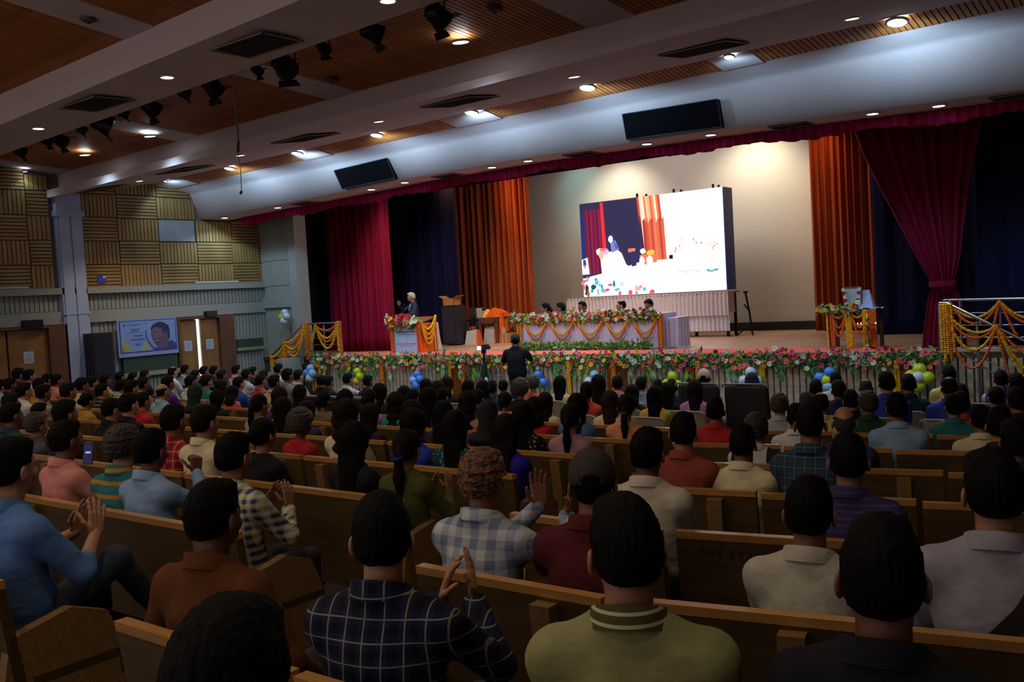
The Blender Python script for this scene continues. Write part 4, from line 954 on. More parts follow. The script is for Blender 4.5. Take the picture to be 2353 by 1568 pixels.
# screen light on the surroundings: the panel itself emits
# platform tables with two tier pleated skirt
p0, p1 = -14.5, -9.82
pe = empty('screen_platform', ((p0+p1)/2, SY-.25, ZS), 0, 'raised platform under the screen with two tier white pleated skirt', 'platform'); hw = (p1-p0)/2
mb = MB(); mb.box((-hw, 0, 1.06), (hw, .7, 1.1)); mb.build('deck', plain('deck_white', 'b8b0b0', .8), pe)
wsk = plain('white_pleats', 'dcd4d8', .9, var=.05)
skirt(-hw, hw, 0, 0, .52, 1.1, .02, .11).build('upper_skirt', wsk, pe); skirt(-hw, hw, .04, .04, .14, .56, .02, .11).build('lower_skirt', wsk, pe)
skirt(hw, hw, 0, .35, .58, 1.1, .02, .11).build('upper_skirt', wsk, pe)
for sx in (-hw+.1, -hw/2, 0, hw/2, hw-.1):
    for sy in (.15, .6): mb = MB(); mb.box((sx-.03, sy-.03, 0), (sx+.03, sy+.03, 1.06)); mb.build('leg', blackm, pe)
# dark stand at the right end of the platform
a = P3(1703, 672, 21.3); b = P3(1713, 760, 21.3)
e = empty('equipment_stand', (a.x+.05, 21.6, ZS), 0, 'dark metal stand at the right end of the screen platform', 'stand')
mb = MB(); mb.tube([(-.08, 0, a.z-ZS), (0, 0, .6), (.06, 0, .04)], .025); mb.build('pole', blackm, e)
mb = MB(); mb.box((-.12, -.03, a.z-ZS-.03), (-.02, .03, a.z-ZS+.02)); mb.tube([(0, 0, .6), (-.12, 0, .75)], .02); mb.build('bracket', blackm, e)
for sx in (-.3, .12): mb = MB(); mb.tube([(.03, 0, .3), (sx, -.1, .0)], .015); mb.build('leg', blackm, e)

# ---- right hand side table with portrait, lamp
QY = 17.2
r0 = at(1898, 740, 1, QY)[0]; r1 = at(2012, 735, 1, QY)[0]
zt = at(1960, 712, 1, QY)[2]-ZS
rt = empty('ceremony_table', ((r0+r1)/2, QY, ZS), 0, 'small dark table hung with marigold strings at stage right', 'table'); hw = (r1-r0)/2
mb = MB(); mb.box((-hw, 0, zt-.05), (hw, .5, zt)); mb.build('tabletop', wood('dark_table', '3c2018', '4c2c20', (1, 8, 8), .5), rt)
for sx in (-hw+.04, hw-.04):
    for sy in (.04, .46): mb = MB(); mb.box((sx-.03, sy-.03, 0), (sx+.03, sy+.03, zt-.05)); mb.build('leg', wood('dark_table', '3c2018', '4c2c20', (1, 8, 8), .5), rt)
mb = MB(); mb.box((-hw+.05, .0, zt-.16), (hw-.05, .02, zt-.05)); mb.build('apron', wood('dark_table', '3c2018', '4c2c20', (1, 8, 8), .5), rt)
yy = QY-.06; zz_ = ZS+zt-.02
def rp(x, z): return Vector((at(x, 760, 1, yy)[0], yy, z))
garland([([rp(1901, zz_), rp(1903, ZS+.02)], 0), ([rp(1909, zz_), rp(1912, ZS+.02)], 1), ([rp(1914, zz_), rp(1917, ZS+.02)], 1)], 'yellow and orange strings at the left corner of the ceremony table', .024)
garland([([rp(1943+3.5*k, zz_), rp(1948+3.5*k, ZS+.02)], 0) for k in range(4)], 'broad yellow marigold band in the middle of the ceremony table', .026)
garland([([rp(1985+3.5*k, zz_), rp(1986+3.5*k, ZS+.02)], 0) for k in range(3)] + [([rp(2000+4*k, zz_), rp(2002+4*k, ZS+.02)], 1) for k in range(4)], 'yellow and orange strings at the right corner of the ceremony table', .026)
garland([(swag(rp(1912, zz_), rp(1944, zz_), .12), 0), (swag(rp(1912, zz_), rp(1944, zz_), .3), 1), (swag(rp(1912, zz_), rp(1944, zz_), .45), 1), (swag(rp(1955, zz_), rp(1988, zz_), .12), 0), (swag(rp(1955, zz_), rp(1996, zz_), .3), 1), (swag(rp(1955, zz_), rp(2000, zz_), .42), 1)], 'marigold swags between the corners of the ceremony table', .022)
e = empty('flower_arrangement', (at(1925, 715, 1, QY)[0], QY-.02, ZS+zt+.03), 0, 'low flower arrangement on the left half of the ceremony table', 'flowers')
mb = MB(); leaves(mb, (0, 0, 0), 110, (.36, .08, .07), .12, random.Random(31)); mb.build('foliage', [leafm, leafl], e, 'stuff')
rr = random.Random(33)
for k in range(20):
    o = link('flower', flower_mesh(rr.choice(['red', 'yellow', 'white', 'yellow', 'salmon'])), None, e); o.location = (rr.uniform(-.4, .4), -.1, rr.uniform(-.05, .1)); o.rotation_euler = (math.radians(rr.uniform(50, 100)), 0, rr.uniform(-.4, .8)); s_ = rr.uniform(.8, 1.2); o.scale = (s_,)*3
c = P3(1960, 712, QY+.15)
e = empty('framed_portrait', (c.x, QY+.15, ZS+zt), 0, 'framed picture with a white and red flower garland on the ceremony table', 'picture')
fw = .15; fh = .38
mb = MB(); mb.box((-fw, 0, 0), (fw, .02, fh)); mb.build('picture', plain('print_pale', 'a8b8b8', .5, var=.15, scale=6), e)
mb = MB(); mb.box((-fw-.02, -.01, fh), (fw+.02, .03, fh+.03)); mb.box((-fw-.02, -.01, 0), (-fw, .03, fh)); mb.box((fw, -.01, 0), (fw+.02, .03, fh)); mb.build('frame', wood('frame_wood', '7a4030', '8c5040'), e)
for s_ in (-1, 1):
    for k in range(7):
        o = link('flower', flower_mesh('white' if k % 2 == 0 else 'red'), None, e); o.location = (s_*(fw*.95-.012*k), -.05, fh-.02-.065*k); o.rotation_euler = (1.45, 0, 0); o.scale = (.75,)*3
c = P3(1988, 712, QY+.2)
e = empty('draped_stand', (c.x, QY+.2, ZS+zt), 0, 'white cloth draped over a stand beside the framed picture', 'cloth')
mb = MB(); mb.hexa([(-.2, -.08, 0), (.17, -.08, 0), (.17, .1, 0), (-.2, .1, 0)], [(-.13, 0, .33), (.08, 0, .34), (.08, .05, .34), (-.13, .05, .33)]); mb.build('drape', plain('drape_white', 'b4bce0', .9, bump=.4, scale=6), e)
mb = MB(); mb.grid(lambda u, v: (-.25+.55*u, -.14+.3*v, .012+.02*math.sin(u*14)*math.sin(v*9+1)), 12, 8); mb.build('cloth_base', plain('drape_white', 'b4bce0', .9, bump=.4, scale=6), e)
c = P3(1995, 790, QY-.3)
e = empty('brass_lamp', (c.x, QY-.3, ZS), 0, 'tall brass oil lamp with three small flames before the ceremony table', 'lamp')
brass = plain('brass', 'a88848', .3, .9, var=.05); lh = at(1994, 722, 1, QY-.3)[2]-ZS
mb = MB(); mb.lathe([(.14, 0), (.14, .02), (.06, .05), (.03, .1), (.05, .15), (.025, .2), (.02, lh*.5), (.035, lh*.55), (.02, lh*.6), (.03, lh*.66), (.17, lh*.69), (.17, lh*.71), (.03, lh*.71), (.02, lh*.78), (.045, lh*.84), (.02, lh*.9), (.012, lh), (.001, lh+.01)], n=16); mb.build('stand', brass, e)
for i, ang in enumerate((2.6, 3.4, 6.0)):
    o = MB(); o.lathe([(.001, 0), (.008, .008), (.004, .022), (.001, .03)], n=8); f_ = o.build('flame', emis('flame', 'ffd890', 12), e); f_.location = (.16*math.cos(ang), .16*math.sin(ang), lh*.72)

# ---- banner on left wall
bz0, bz1, by0, by1 = -.97, -.10, 11.93, 13.50
be = empty('banner', (XL+.17, (by0+by1)/2, bz0), 0, 'printed blue bordered banner with a moustached portrait on the left wall', 'banner')
bw = by1-by0; bh = bz1-bz0
def bp(u, v, k): return (.012+.0008*k, -bw/2+bw*u, bh*(1-v))
bm = MB(); bm.box((0, -bw/2, 0), (.01, bw/2, bh)); bml = [plain('banner_white', '8898c8', .5, var=.03)]
bk = [0]
def bpoly(pts, c): bk[0] += 1; bml.append(plain('banner_'+c, c, .5, var=.05)); bm.add([bp(u, v, bk[0]*.3) for u, v in pts], [tuple(range(len(pts)))], len(bml)-1)
bpoly([(.03, .02), (.98, .02), (.98, .9), (.03, .9)], '2c3ea0'); bpoly([(.05, .045), (.965, .045), (.965, .865), (.05, .865)], '7a94cc')
bpoly([(.05, .5), (.15, .62), (.22, .865), (.05, .865)], '94a070'); bpoly([(.05, .68), (.12, .72), (.17, .865), (.05, .865)], 'a8a040'); bpoly([(.05, .74), (.09, .76), (.12, .865), (.05, .865)], 'a88048')
bpoly([(.36, .86), (.44, .6), (.47, .58), (.56, .865)], '94a878')
bpoly([(.455, .30), (.48, .32), (.475, .5), (.53, .68), (.62, .865), (.57, .865), (.49, .68), (.45, .5)], '3a4cb0')
bpoly([(.58, .80), (.60, .865), (.965, .865), (.965, .72), (.88, .62), (.72, .80)], '3a3c80')
bpoly([(.55, .30), (.56, .22), (.68, .2), (.85, .25), (.86, .45), (.84, .70), (.78, .84), (.68, .86), (.63, .76), (.565, .58), (.545, .45)], '5c5068')
bpoly([(.57, .30), (.66, .25), (.72, .32), (.72, .5), (.66, .62), (.58, .55)], '6c5878')
bpoly([(.54, .26), (.58, .17), (.68, .09), (.76, .11), (.85, .2), (.87, .36), (.86, .58), (.83, .56), (.83, .40), (.80, .36), (.77, .42), (.72, .26), (.62, .23), (.55, .30)], '282448')
bpoly([(.57, .56), (.62, .545), (.68, .555), (.70, .59), (.66, .575), (.60, .58), (.585, .61)], '342a50'); bpoly([(.59, .585), (.64, .58), (.68, .6), (.62, .625)], '8878a0'); bpoly([(.60, .64), (.68, .62), (.66, .78), (.62, .74)], '4a4260')
bpoly([(.58, .36), (.63, .35), (.63, .38), (.58, .39)], '3c3050')
bpoly([(.10, .12), (.13, .12), (.13, .17), (.10, .17)], '2c3c88'); bpoly([(.46, .10), (.48, .10), (.47, .14)], '483c70')
rr = random.Random(9)
for v, u0, u1, h_, c in ((.12, .17, .42, .012, '4c64a8'), (.15, .2, .36, .008, '5c74b0'), (.245, .2, .38, .012, '4c5898'), (.275, .22, .34, .012, '4c5898'), (.31, .22, .35, .008, '5c68a8'), (.34, .12, .45, .006, '6874b0'), (.42, .26, .40, .022, '38488c'), (.52, .19, .44, .02, '3a4a94'), (.55, .24, .38, .008, '5c68a8'), (.65, .28, .36, .03, '4c6094')):
    u = u0
    while u < u1: w_ = rr.uniform(.012, .035); bpoly([(u, v), (min(u+w_, u1), v-.004), (min(u+w_, u1), v+h_), (u, v+h_+.004)], c); u += w_+.008
me = bm.mesh('sheet'); o = link('sheet', me, bml, be)
# black cabinet left of banner
a = at(215, 800, 0, -20.4); b = at(262, 800, 0, -20.4); t = at(238, 765, 0, -20.4)[2]
e = empty('floor_speaker', (-20.7, (a[1]+b[1])/2, floor_z(12)), 0, 'tall black loudspeaker standing between pillar and banner', 'speaker')
w = (b[1]-a[1])/2
mb = MB(); mb.box((-.2, -w, 0), (.28, w, t+2.5)); mb.build('cabinet', plain('cabinet_black', '1c1822', .6), e); mb = MB(); mb.box((.28, -w+.03, .1), (.29, w-.03, t+2.45)); mb.build('grille', plain('grille_cloth', '221e2a', .95, bump=.4, scale=80), e)
# video camera on tripod, light tripod
c = P3(1111, 800, 15.6); zf = floor_z(15.6)
e = empty('video_camera', (c.x, 15.6, zf), 0, 'video camera with glowing monitor on a black tripod', 'camera'); hh = c.z-zf
mb = MB(); mb.box((-.055, -.12, hh-.04), (.06, .12, hh+.07)); mb.tube([(0, .12, hh), (0, .2, hh)], .04, 12); mb.build('body', black, e)
mb = MB(); mb.box((-.05, -.15, hh-.03), (.04, -.14, hh+.05)); mb.build('monitor', emis('monitor', 'f8fcff', 3), e)
mb = MB(); mb.lathe([(.05, hh-.12), (.055, hh-.06), (.03, hh-.04)], n=12); mb.tube([(0, 0, hh-.1), (0, 0, hh-.5)], .02); mb.build('tripod_head', blackm, e)
mb = MB(); mb.tube([(0, 0, hh-.35), (.0, -.02, hh-.62)], [.05, .075], 10); mb.build('battery_pack', black, e)
for k in range(3):
    a_ = 2*math.pi*k/3+.5; mb = MB(); mb.tube([(0, 0, hh-.45), (.35*math.cos(a_), .35*math.sin(a_), .0)], .014); mb.build('leg', blackm, e)
for sx in (-.06, .1): mb = MB(); mb.tube([(sx, -.05, hh+.0), (sx*1.4, -.08, hh-.3), (sx*1.1, -.06, hh-.7)], .005, 5); mb.build('cable', black, e)
c = P3(1141, 838, 15.7)
e = empty('tripod', (c.x, 15.7, floor_z(15.7)), 0, 'silver tripod between video camera and camera operator', 'tripod'); hh = c.z-floor_z(15.7)
mb = MB(); mb.tube([(0, 0, hh-.2), (0, 0, hh+.03)], .02); mb.build('column', steel, e)
for k in range(3):
    a_ = 2*math.pi*k/3-.4; mb = MB(); mb.tube([(0, 0, hh), (.3*math.cos(a_), .3*math.sin(a_), .0)], .012); mb.build('leg', steel, e)
# ================================================================ PEOPLE: bodies grown as one implicit surface
def V3(*a): return np.array(a, dtype=np.float32)
def sd_cap(Pt, a, b, ra, rb):
    a = V3(*a); b = V3(*b); ab = b-a; L = float(ab@ab) + 1e-9
    t = np.clip(((Pt-a)@ab)/L, 0, 1); return np.linalg.norm(Pt-a-t[:, None]*ab, axis=1) - (ra+(rb-ra)*t)
def sd_ell(Pt, c, r):
    q = (Pt-V3(*c))/V3(*r); k = np.linalg.norm(q, axis=1); k2 = np.linalg.norm(q/V3(*r), axis=1)+1e-9; return k*(k-1)/k2
def smin(a, b, k):
    h = np.clip(.5+.5*(b-a)/k, 0, 1); return b*(1-h)+a*h-k*h*(1-h)
def smax(a, b, k): return -smin(-a, -b, k)
_ns = np.random.RandomState(5); _nd = _ns.normal(size=(14, 3)); _nd /= np.linalg.norm(_nd, axis=1)[:, None]; _np = _ns.uniform(0, 6.28, 14)
def wob(Pt, f, seed=0, st=(1, 1, 1)):
    Q = Pt*V3(*st); o = np.zeros(len(Pt), np.float32); rs = np.random.RandomState(seed); a = rs.uniform(0, 6.28, 14)
    for i in range(7): o += np.sin(Q@(_nd[i]*f*(1+.22*i)) + _np[i]+a[i])/(1+.25*i)
    return o/3
def nets(fn, lo, hi, h):
    """surface nets: one closed smooth quad mesh of fn = 0"""
    lo = np.array(lo, float); n = np.ceil((np.array(hi)-lo)/h).astype(int)+1
    g = np.stack(np.meshgrid(*[np.arange(k) for k in n], indexing='ij'), -1).reshape(-1, 3)
    D = fn((lo+g*h).astype(np.float32)).reshape(n).astype(np.float32); I = D < 0
    m = n-1; cor = [(i, j, k) for i in (0, 1) for j in (0, 1) for k in (0, 1)]
    cnt = sum(I[i:i+m[0], j:j+m[1], k:k+m[2]].astype(np.int8) for i, j, k in cor)
    act = np.argwhere((cnt > 0) & (cnt < 8)); idx = -np.ones(m, int); idx[tuple(act.T)] = np.arange(len(act))
    acc = np.zeros((len(act), 3)); w = np.zeros(len(act))
    for a in cor:
        for ax in range(3):
            if a[ax]: continue
            b = list(a); b[ax] = 1
            da = D[tuple((act+a).T)]; db = D[tuple((act+b).T)]; s = (da < 0) != (db < 0)
            t = np.where(s, da/np.where(s, da-db, 1), 0)
            p = np.tile(np.array(a, float), (len(act), 1)); p[:, ax] = t; acc += p*s[:, None]; w += s
    vs = lo+(act+acc/w[:, None])*h; fs = []
    for ax in range(3):
        o1, o2 = [(1, 2), (2, 0), (0, 1)][ax]
        sl = [slice(None)]*3; sl2 = [slice(None)]*3; sl[ax] = slice(0, -1); sl2[ax] = slice(1, None)
        A = I[tuple(sl)]; B = I[tuple(sl2)]; e = np.argwhere(A != B)
        e = e[(e[:, o1] > 0) & (e[:, o2] > 0) & (e[:, o1] < m[o1]) & (e[:, o2] < m[o2])]
        if not len(e): continue
        d1 = np.zeros(3, int); d1[o1] = 1; d2 = np.zeros(3, int); d2[o2] = 1
        q = np.stack([idx[tuple((e-d1-d2).T)], idx[tuple((e-d2).T)], idx[tuple(e.T)], idx[tuple((e-d1).T)]], 1)
        fl = ~A[tuple(e.T)]; q[fl] = q[fl][:, ::-1]; fs.append(q)
    return vs, (np.concatenate(fs) if fs else np.zeros((0, 4), int))
def np_mesh(name, parts):
    off = 0; VV = []; FF = []
    for v, f in parts: VV.append(v); FF.append(f+off); off += len(v)
    v = np.concatenate(VV); f = np.concatenate(FF).astype(np.int32)
    me = bpy.data.meshes.new(name); me.vertices.add(len(v)); me.vertices.foreach_set('co', v.astype(np.float32).ravel())
    me.loops.add(f.size); me.loops.foreach_set('vertex_index', f.ravel()); me.polygons.add(len(f))
    me.polygons.foreach_set('loop_start', np.arange(0, f.size, 4, dtype=np.int32)); me.polygons.foreach_set('use_smooth', np.ones(len(f), bool))
    me.update(calc_edges=True); return me

PIV = np.array([0, -.02, 1.08], np.float32)
def rotz(Pt, ang, piv=PIV, pitch=0):
    """points into the unturned head frame"""
    c, s = math.cos(-ang), math.sin(-ang); Q = Pt-piv; R = np.array([[c, -s, 0], [s, c, 0], [0, 0, 1]], np.float32)
    Q = Q@R.T
    if pitch: c, s = math.cos(-pitch), math.sin(-pitch); Q = Q@np.array([[1, 0, 0], [0, c, -s], [0, s, c]], np.float32).T
    return Q+piv
def head_field(Q, fem):
    d = sd_ell(Q, (0, -.014, 1.214), (.076, .096, .094))
    d = smin(d, sd_ell(Q, (0, .022, 1.165), (.062, .070, .092)), .03)
    d = smin(d, sd_ell(Q, (0, .036, 1.108), (.044 if not fem else .037, .048, .034)), .03)
    d = smin(d, sd_ell(Q, (0, .080, 1.203), (.046, .016, .010)), .018)
    for sx in (-1, 1): d = smax(d, -sd_ell(Q, (sx*.031, .106, 1.184), (.017, .018, .012)), .012)
    for sx in (-1, 1): d = smin(d, sd_ell(Q, (sx*.031, .083, 1.184), (.014, .012, .010)), .006)
    for sx in (-1, 1): d = smin(d, sd_ell(Q, (sx*.042, .06, 1.150), (.02, .025, .02)), .02)
    d = smin(d, sd_cap(Q, (0, .088, 1.190), (0, .106, 1.158), .008, .013), .012)
    d = smin(d, sd_ell(Q, (0, .092, 1.126), (.023, .012, .006)), .006); d = smin(d, sd_ell(Q, (0, .090, 1.113), (.019, .012, .006)), .006)
    for sx in (-1, 1):
        e = sd_ell(np.stack([Q[:, 0]-sx*.35*(-.012-Q[:, 1]), Q[:, 1], Q[:, 2]], 1), (sx*.087, -.014, 1.166), (.009, .022, .034)); e = smax(e, -sd_ell(Q, (sx*.098, -.004, 1.17), (.008, .011, .018)), .006)
        d = smin(d, e, .010)
    return d
def hand_prims(w, fwd, nrm, side, curl, spread=.12, s=1.0):
    """list of capsules for palm, five fingers; w wrist, fwd finger direction, nrm palm normal, side thumb side"""
    w, f, n, t = [np.array(x, float) for x in (w, fwd, nrm, side)]; f /= np.linalg.norm(f); n -= f*(n@f); n /= np.linalg.norm(n)
    t = t - f*(t@f) - n*(t@n); t /= np.linalg.norm(t); pr = []
    for k in range(4):
        o = (k-1.5)*.0205*s; b0 = w+f*.012*s-t*o*.7; b1 = w+f*(.092-.004*abs(k-1))*s-t*o; pr.append((b0, b1, .0145*s, .0115*s))
        L = [.070, .080, .074, .058][k]*s; d = f-t*spread*(k-1.5)*.9; d /= np.linalg.norm(d); p = b1; a = 0
        for j, q in enumerate((.42, .32, .26)):
            a += curl*(.8 if j == 0 else 1.0); dd = d*math.cos(a)+n*math.sin(a); e = p+dd*L*q*1.0; pr.append((p, e, (.0092-.0008*j)*s, (.0086-.001*j)*s)); p = e
    p = w+f*.022*s+t*.024*s; d = f*.55+t*.8+n*.15; d /= np.linalg.norm(d); e = p+d*.04*s; pr.append((p, e, .0135*s, .0105*s)); p = e
    d = f*.85+t*.35+n*.35*(1+curl); d /= np.linalg.norm(d); e = p+d*.032*s; pr.append((p, e, .0105*s, .009*s)); pr.append((e, e+(d+n*.3*curl)*.022*s, .009*s, .0075*s)); return pr
def hand_field(pr):
    def fn(Pt):
        d = None
        for a, b, ra, rb in pr:
            e = sd_cap(Pt, a, b, ra, rb); d = e if d is None else smin(d, e, .006)
        return d
    return fn
def ik(Sh, Wr, pole, L1, L2):
    Sh, Wr, pole = [np.array(x, float) for x in (Sh, Wr, pole)]; d = Wr-Sh; D = np.linalg.norm(d)
    if D > (L1+L2)*.995: Wr = Sh+d/D*(L1+L2)*.995; d = Wr-Sh; D = np.linalg.norm(d)
    if D < abs(L1-L2)+.04: Wr = Sh+d/D*(abs(L1-L2)+.04); d = Wr-Sh; D = np.linalg.norm(d)
    u = d/D; a = (L1*L1-L2*L2+D*D)/(2*D); h = math.sqrt(max(L1*L1-a*a, 0)); p = pole-u*(pole@u); p /= np.linalg.norm(p)+1e-9
    return Sh+u*a+p*h, Wr
POSES = {
 'lap': dict(R=((.09, .30, .60), (-.5, 1, -.1), (0, -.1, -1), (-1, -.4, 0), .5), L=((-.09, .31, .61), (.5, 1, -.1), (0, -.1, -1), (1, -.4, 0), .5)),
 'clap': dict(R=((.10, .30, .83), (-.25, .35, 1), (-1, .1, 0), (0, -1, .3), .12), L=((-.07, .31, .82), (.2, .45, 1), (1, .1, 0), (0, -1, .3), .15)),
 'phone': dict(R=((.16, .30, .80), (-.3, .6, .7), (-.6, -.3, .4), (-.8, .1, .5), .55), L=((-.06, .32, .78), (.5, .7, .4), (.3, -.5, .7), (-.5, .1, .6), .4)),
 'arms': dict(R=((.26, .18, .56), (0, 1, -.3), (0, -.2, -1), (-1, 0, 0), .4), L=((-.26, .18, .56), (0, 1, -.3), (0, -.2, -1), (1, 0, 0), .4)),
}
FIG = {}
def figure(fem=False, yaw=0.0, pose='lap', sleeve='short', fine=False, seed=0, stand=False, build=1.0, pitch=0.0, longtop=False, custom=None, hidelegs=False, noarm=False):
    """returns dict of meshes: body, shirt, trousers, collar"""
    key = (fem, round(yaw, 2), pose, sleeve, fine, seed if fine else seed % 2, stand, round(build, 2), round(pitch, 2), longtop)
    if key in FIG and custom is None: return FIG[key]
    ps = custom or POSES[pose]; k = .90 if fem else 1.0; bw = build*(.9 if fem else 1.0)
    sx_ = .178*bw; SH = {'R': (sx_, -.045, .935), 'L': (-sx_, -.045, .935)}; arms = {}
    for s in 'RL':
        w = ps[s]; pole = (w[5] if len(w) > 5 else ((.75 if s == 'R' else -.75), -.35, -1)); E_, W_ = ik(SH[s], w[0], pole, .285, .25); arms[s] = (E_, W_)
    shr = .052*bw
    def torso(Pt, g):
        d = sd_ell(Pt, (0, -.05, .80), (.165*bw+g, .108*bw+g, .19+g)); d = smin(d, sd_ell(Pt, (0, -.02, .62), (.155*bw+g, .118*bw+g, .17+g)), .06)
        d = smin(d, sd_cap(Pt, (-sx_*.9, -.05, .915), (sx_*.9, -.05, .915), shr+g, shr+g), .055)
        for q in (-1, 1): d = smin(d, sd_cap(Pt, (0, -.045, 1.012), (q*sx_*.85, -.045, .945), .052+g, .045+g), .05)
        if fem: d = smin(d, sd_ell(Pt, (0, .03, .83), (.12+g, .07+g, .07+g)), .04)
        return d
    def arm_u(Pt, s, g, t1=1.0):
        S_, E_ = np.array(SH[s]), arms[s][0]; return sd_cap(Pt, S_, S_+(E_-S_)*t1, .050*bw*k+g, (.050+(.040-.050)*t1)*k+g)
    def arm_f(Pt, s, g, t1=1.0):
        E_, W_ = arms[s]; return sd_cap(Pt, E_, E_+(W_-E_)*t1, .040*k+g, (.040+(.027-.040)*t1)*k+g)
    def neck(Pt, g): return sd_cap(Pt, (0, -.05, .95), (0, -.015, 1.12), (.060 if not fem else .047)+g, (.058 if not fem else .047)+g)
    def headf(Pt):
        d = head_field(rotz(Pt, yaw, pitch=pitch), fem); d = smin(d, neck(Pt, 0), .02); return smax(d, .985-Pt[:, 2], .004)
    def bodyf(Pt):
        d = smin(torso(Pt, -.012), neck(Pt, 0), .02)
        for s in 'RL': d = smin(d, smin(arm_u(Pt, s, 0), arm_f(Pt, s, 0), .02), .03)
        return smax(d, Pt[:, 2]-1.02, .004)
    hb = .006 if fine else .0085; bb = .013 if fine else .018
    allp = np.array([SH['R'], SH['L'], arms['R'][0], arms['R'][1], arms['L'][0], arms['L'][1], (.2, .12, .45), (-.2, -.2, 1.0)]); lo = allp.min(0)-.09; hi = allp.max(0)+.09
    parts = [nets(headf, (-.13, -.15, .97), (.13, .15, 1.33), hb), nets(bodyf, lo, (hi[0], hi[1], 1.04 if hi[2] < 1.04 else hi[2]), bb)]
    if hi[2] > 1.04:   # raised arm: no cut across it
        def bodyf2(Pt):
            d = smax(smin(torso(Pt, -.012), neck(Pt, 0), .02), Pt[:, 2]-1.02, .004)
            for s in 'RL': d = smin(d, smin(arm_u(Pt, s, 0), arm_f(Pt, s, 0), .02), .012)
            return d
        parts[1] = nets(bodyf2, lo, hi, bb)
    for s in 'RL':
        w = ps[s]; pr = hand_prims(arms[s][1], w[1], w[2], w[3], w[4], s=(1.0 if not fem else .88)); pts = np.array([q for p_ in pr for q in p_[:2]])
        parts.append(nets(hand_field(pr), pts.min(0)-.03, pts.max(0)+.03, .0045 if fine else .007))
    out = {'body': np_mesh('body', parts)}
    g = .016; fold = .0038 if fine else .0035
    zb = .44 if not stand else .40
    def shirtf(Pt):
        d = torso(Pt, g)
        if longtop or stand: d = smin(d, sd_ell(Pt, (0, -.01, .52), (.18*bw, .15, .16)), .06)
        for s in 'RL':
            if sleeve == 'long':
                a = smin(arm_u(Pt, s, .013), arm_f(Pt, s, .012, .93), .03)
            elif sleeve == 'rolled': a = smin(arm_u(Pt, s, .013), arm_f(Pt, s, .014, .25), .03)
            elif sleeve == 'none': a = arm_u(Pt, s, .006, .12)
            else: a = arm_u(Pt, s, .016, .62)
            d = smin(d, a, .03)
        d = d + fold*wob(Pt, 26, seed, (1, 1, .8)) + fold*.35*wob(Pt, 62, seed+3, (1, 1, .8))
        d = smax(d, -sd_cap(Pt, (0, -.042, 1.0), (0, -.01, 1.2), .066, .074), .012)
        d = smax(d, zb-Pt[:, 2], .01); return d
    lo2 = lo.copy(); lo2[2] = zb-.03; hs = .011 if fine else .017
    out['shirt'] = np_mesh('shirt', [nets(shirtf, lo2-.02, hi+.03, hs)])
    # collar: stand band and folded leaf around the neck
    mb = MB(); n = 30; cy, cz = -.040, 1.016; rr = .0735 if not fem else .06
    def cf(u, v):
        a = 2*math.pi*u*.86 + math.pi*.64; pr_ = [(0, 0), (.002, .032), (.006, .044), (.014, .040), (.022, .002), (.026, -.012)][round(v*5)]
        r = rr+pr_[0]; tilt = .018*math.cos(a-math.pi/2)
        return (r*math.cos(a)*1.04, cy+r*math.sin(a), cz+pr_[1]-tilt*1.6)
    mb.grid(cf, n, 5); out['collar'] = mb.mesh('collar')
    if not hidelegs:
        if stand: J = [((s*.09, 0, .52), (s*.10, .02, .05), (s*.10, 0, -.36)) for s in (-1, 1)]
        else: J = [((s*.085, .0, .50), (s*.12, .43, .50), (s*.12, .45, .10)) for s in (-1, 1)]
        if ps.get('legs'): J = ps['legs']
        def legf(Pt):
            d = sd_ell(Pt, (0, -.02, .52), (.165*bw, .125, .115))
            for h_, kn, an in J: d = smin(d, smin(sd_cap(Pt, h_, kn, .092, .066), sd_cap(Pt, kn, an, .064, .048), .02), .05)
            return d+.004*wob(Pt, 40, seed+9)
        jp = np.array([q for j in J for q in j]); out['trousers'] = np_mesh('trousers', [nets(legf, np.minimum(jp.min(0), (-.2, -.17, .4))-.11, np.maximum(jp.max(0), (.2, .15, .62))+.11, .022 if not fine else .018)])
        out['ankles'] = [(j[2], j[1]) for j in J]
    if custom is None: FIG[key] = out
    return out
HAIR = {}
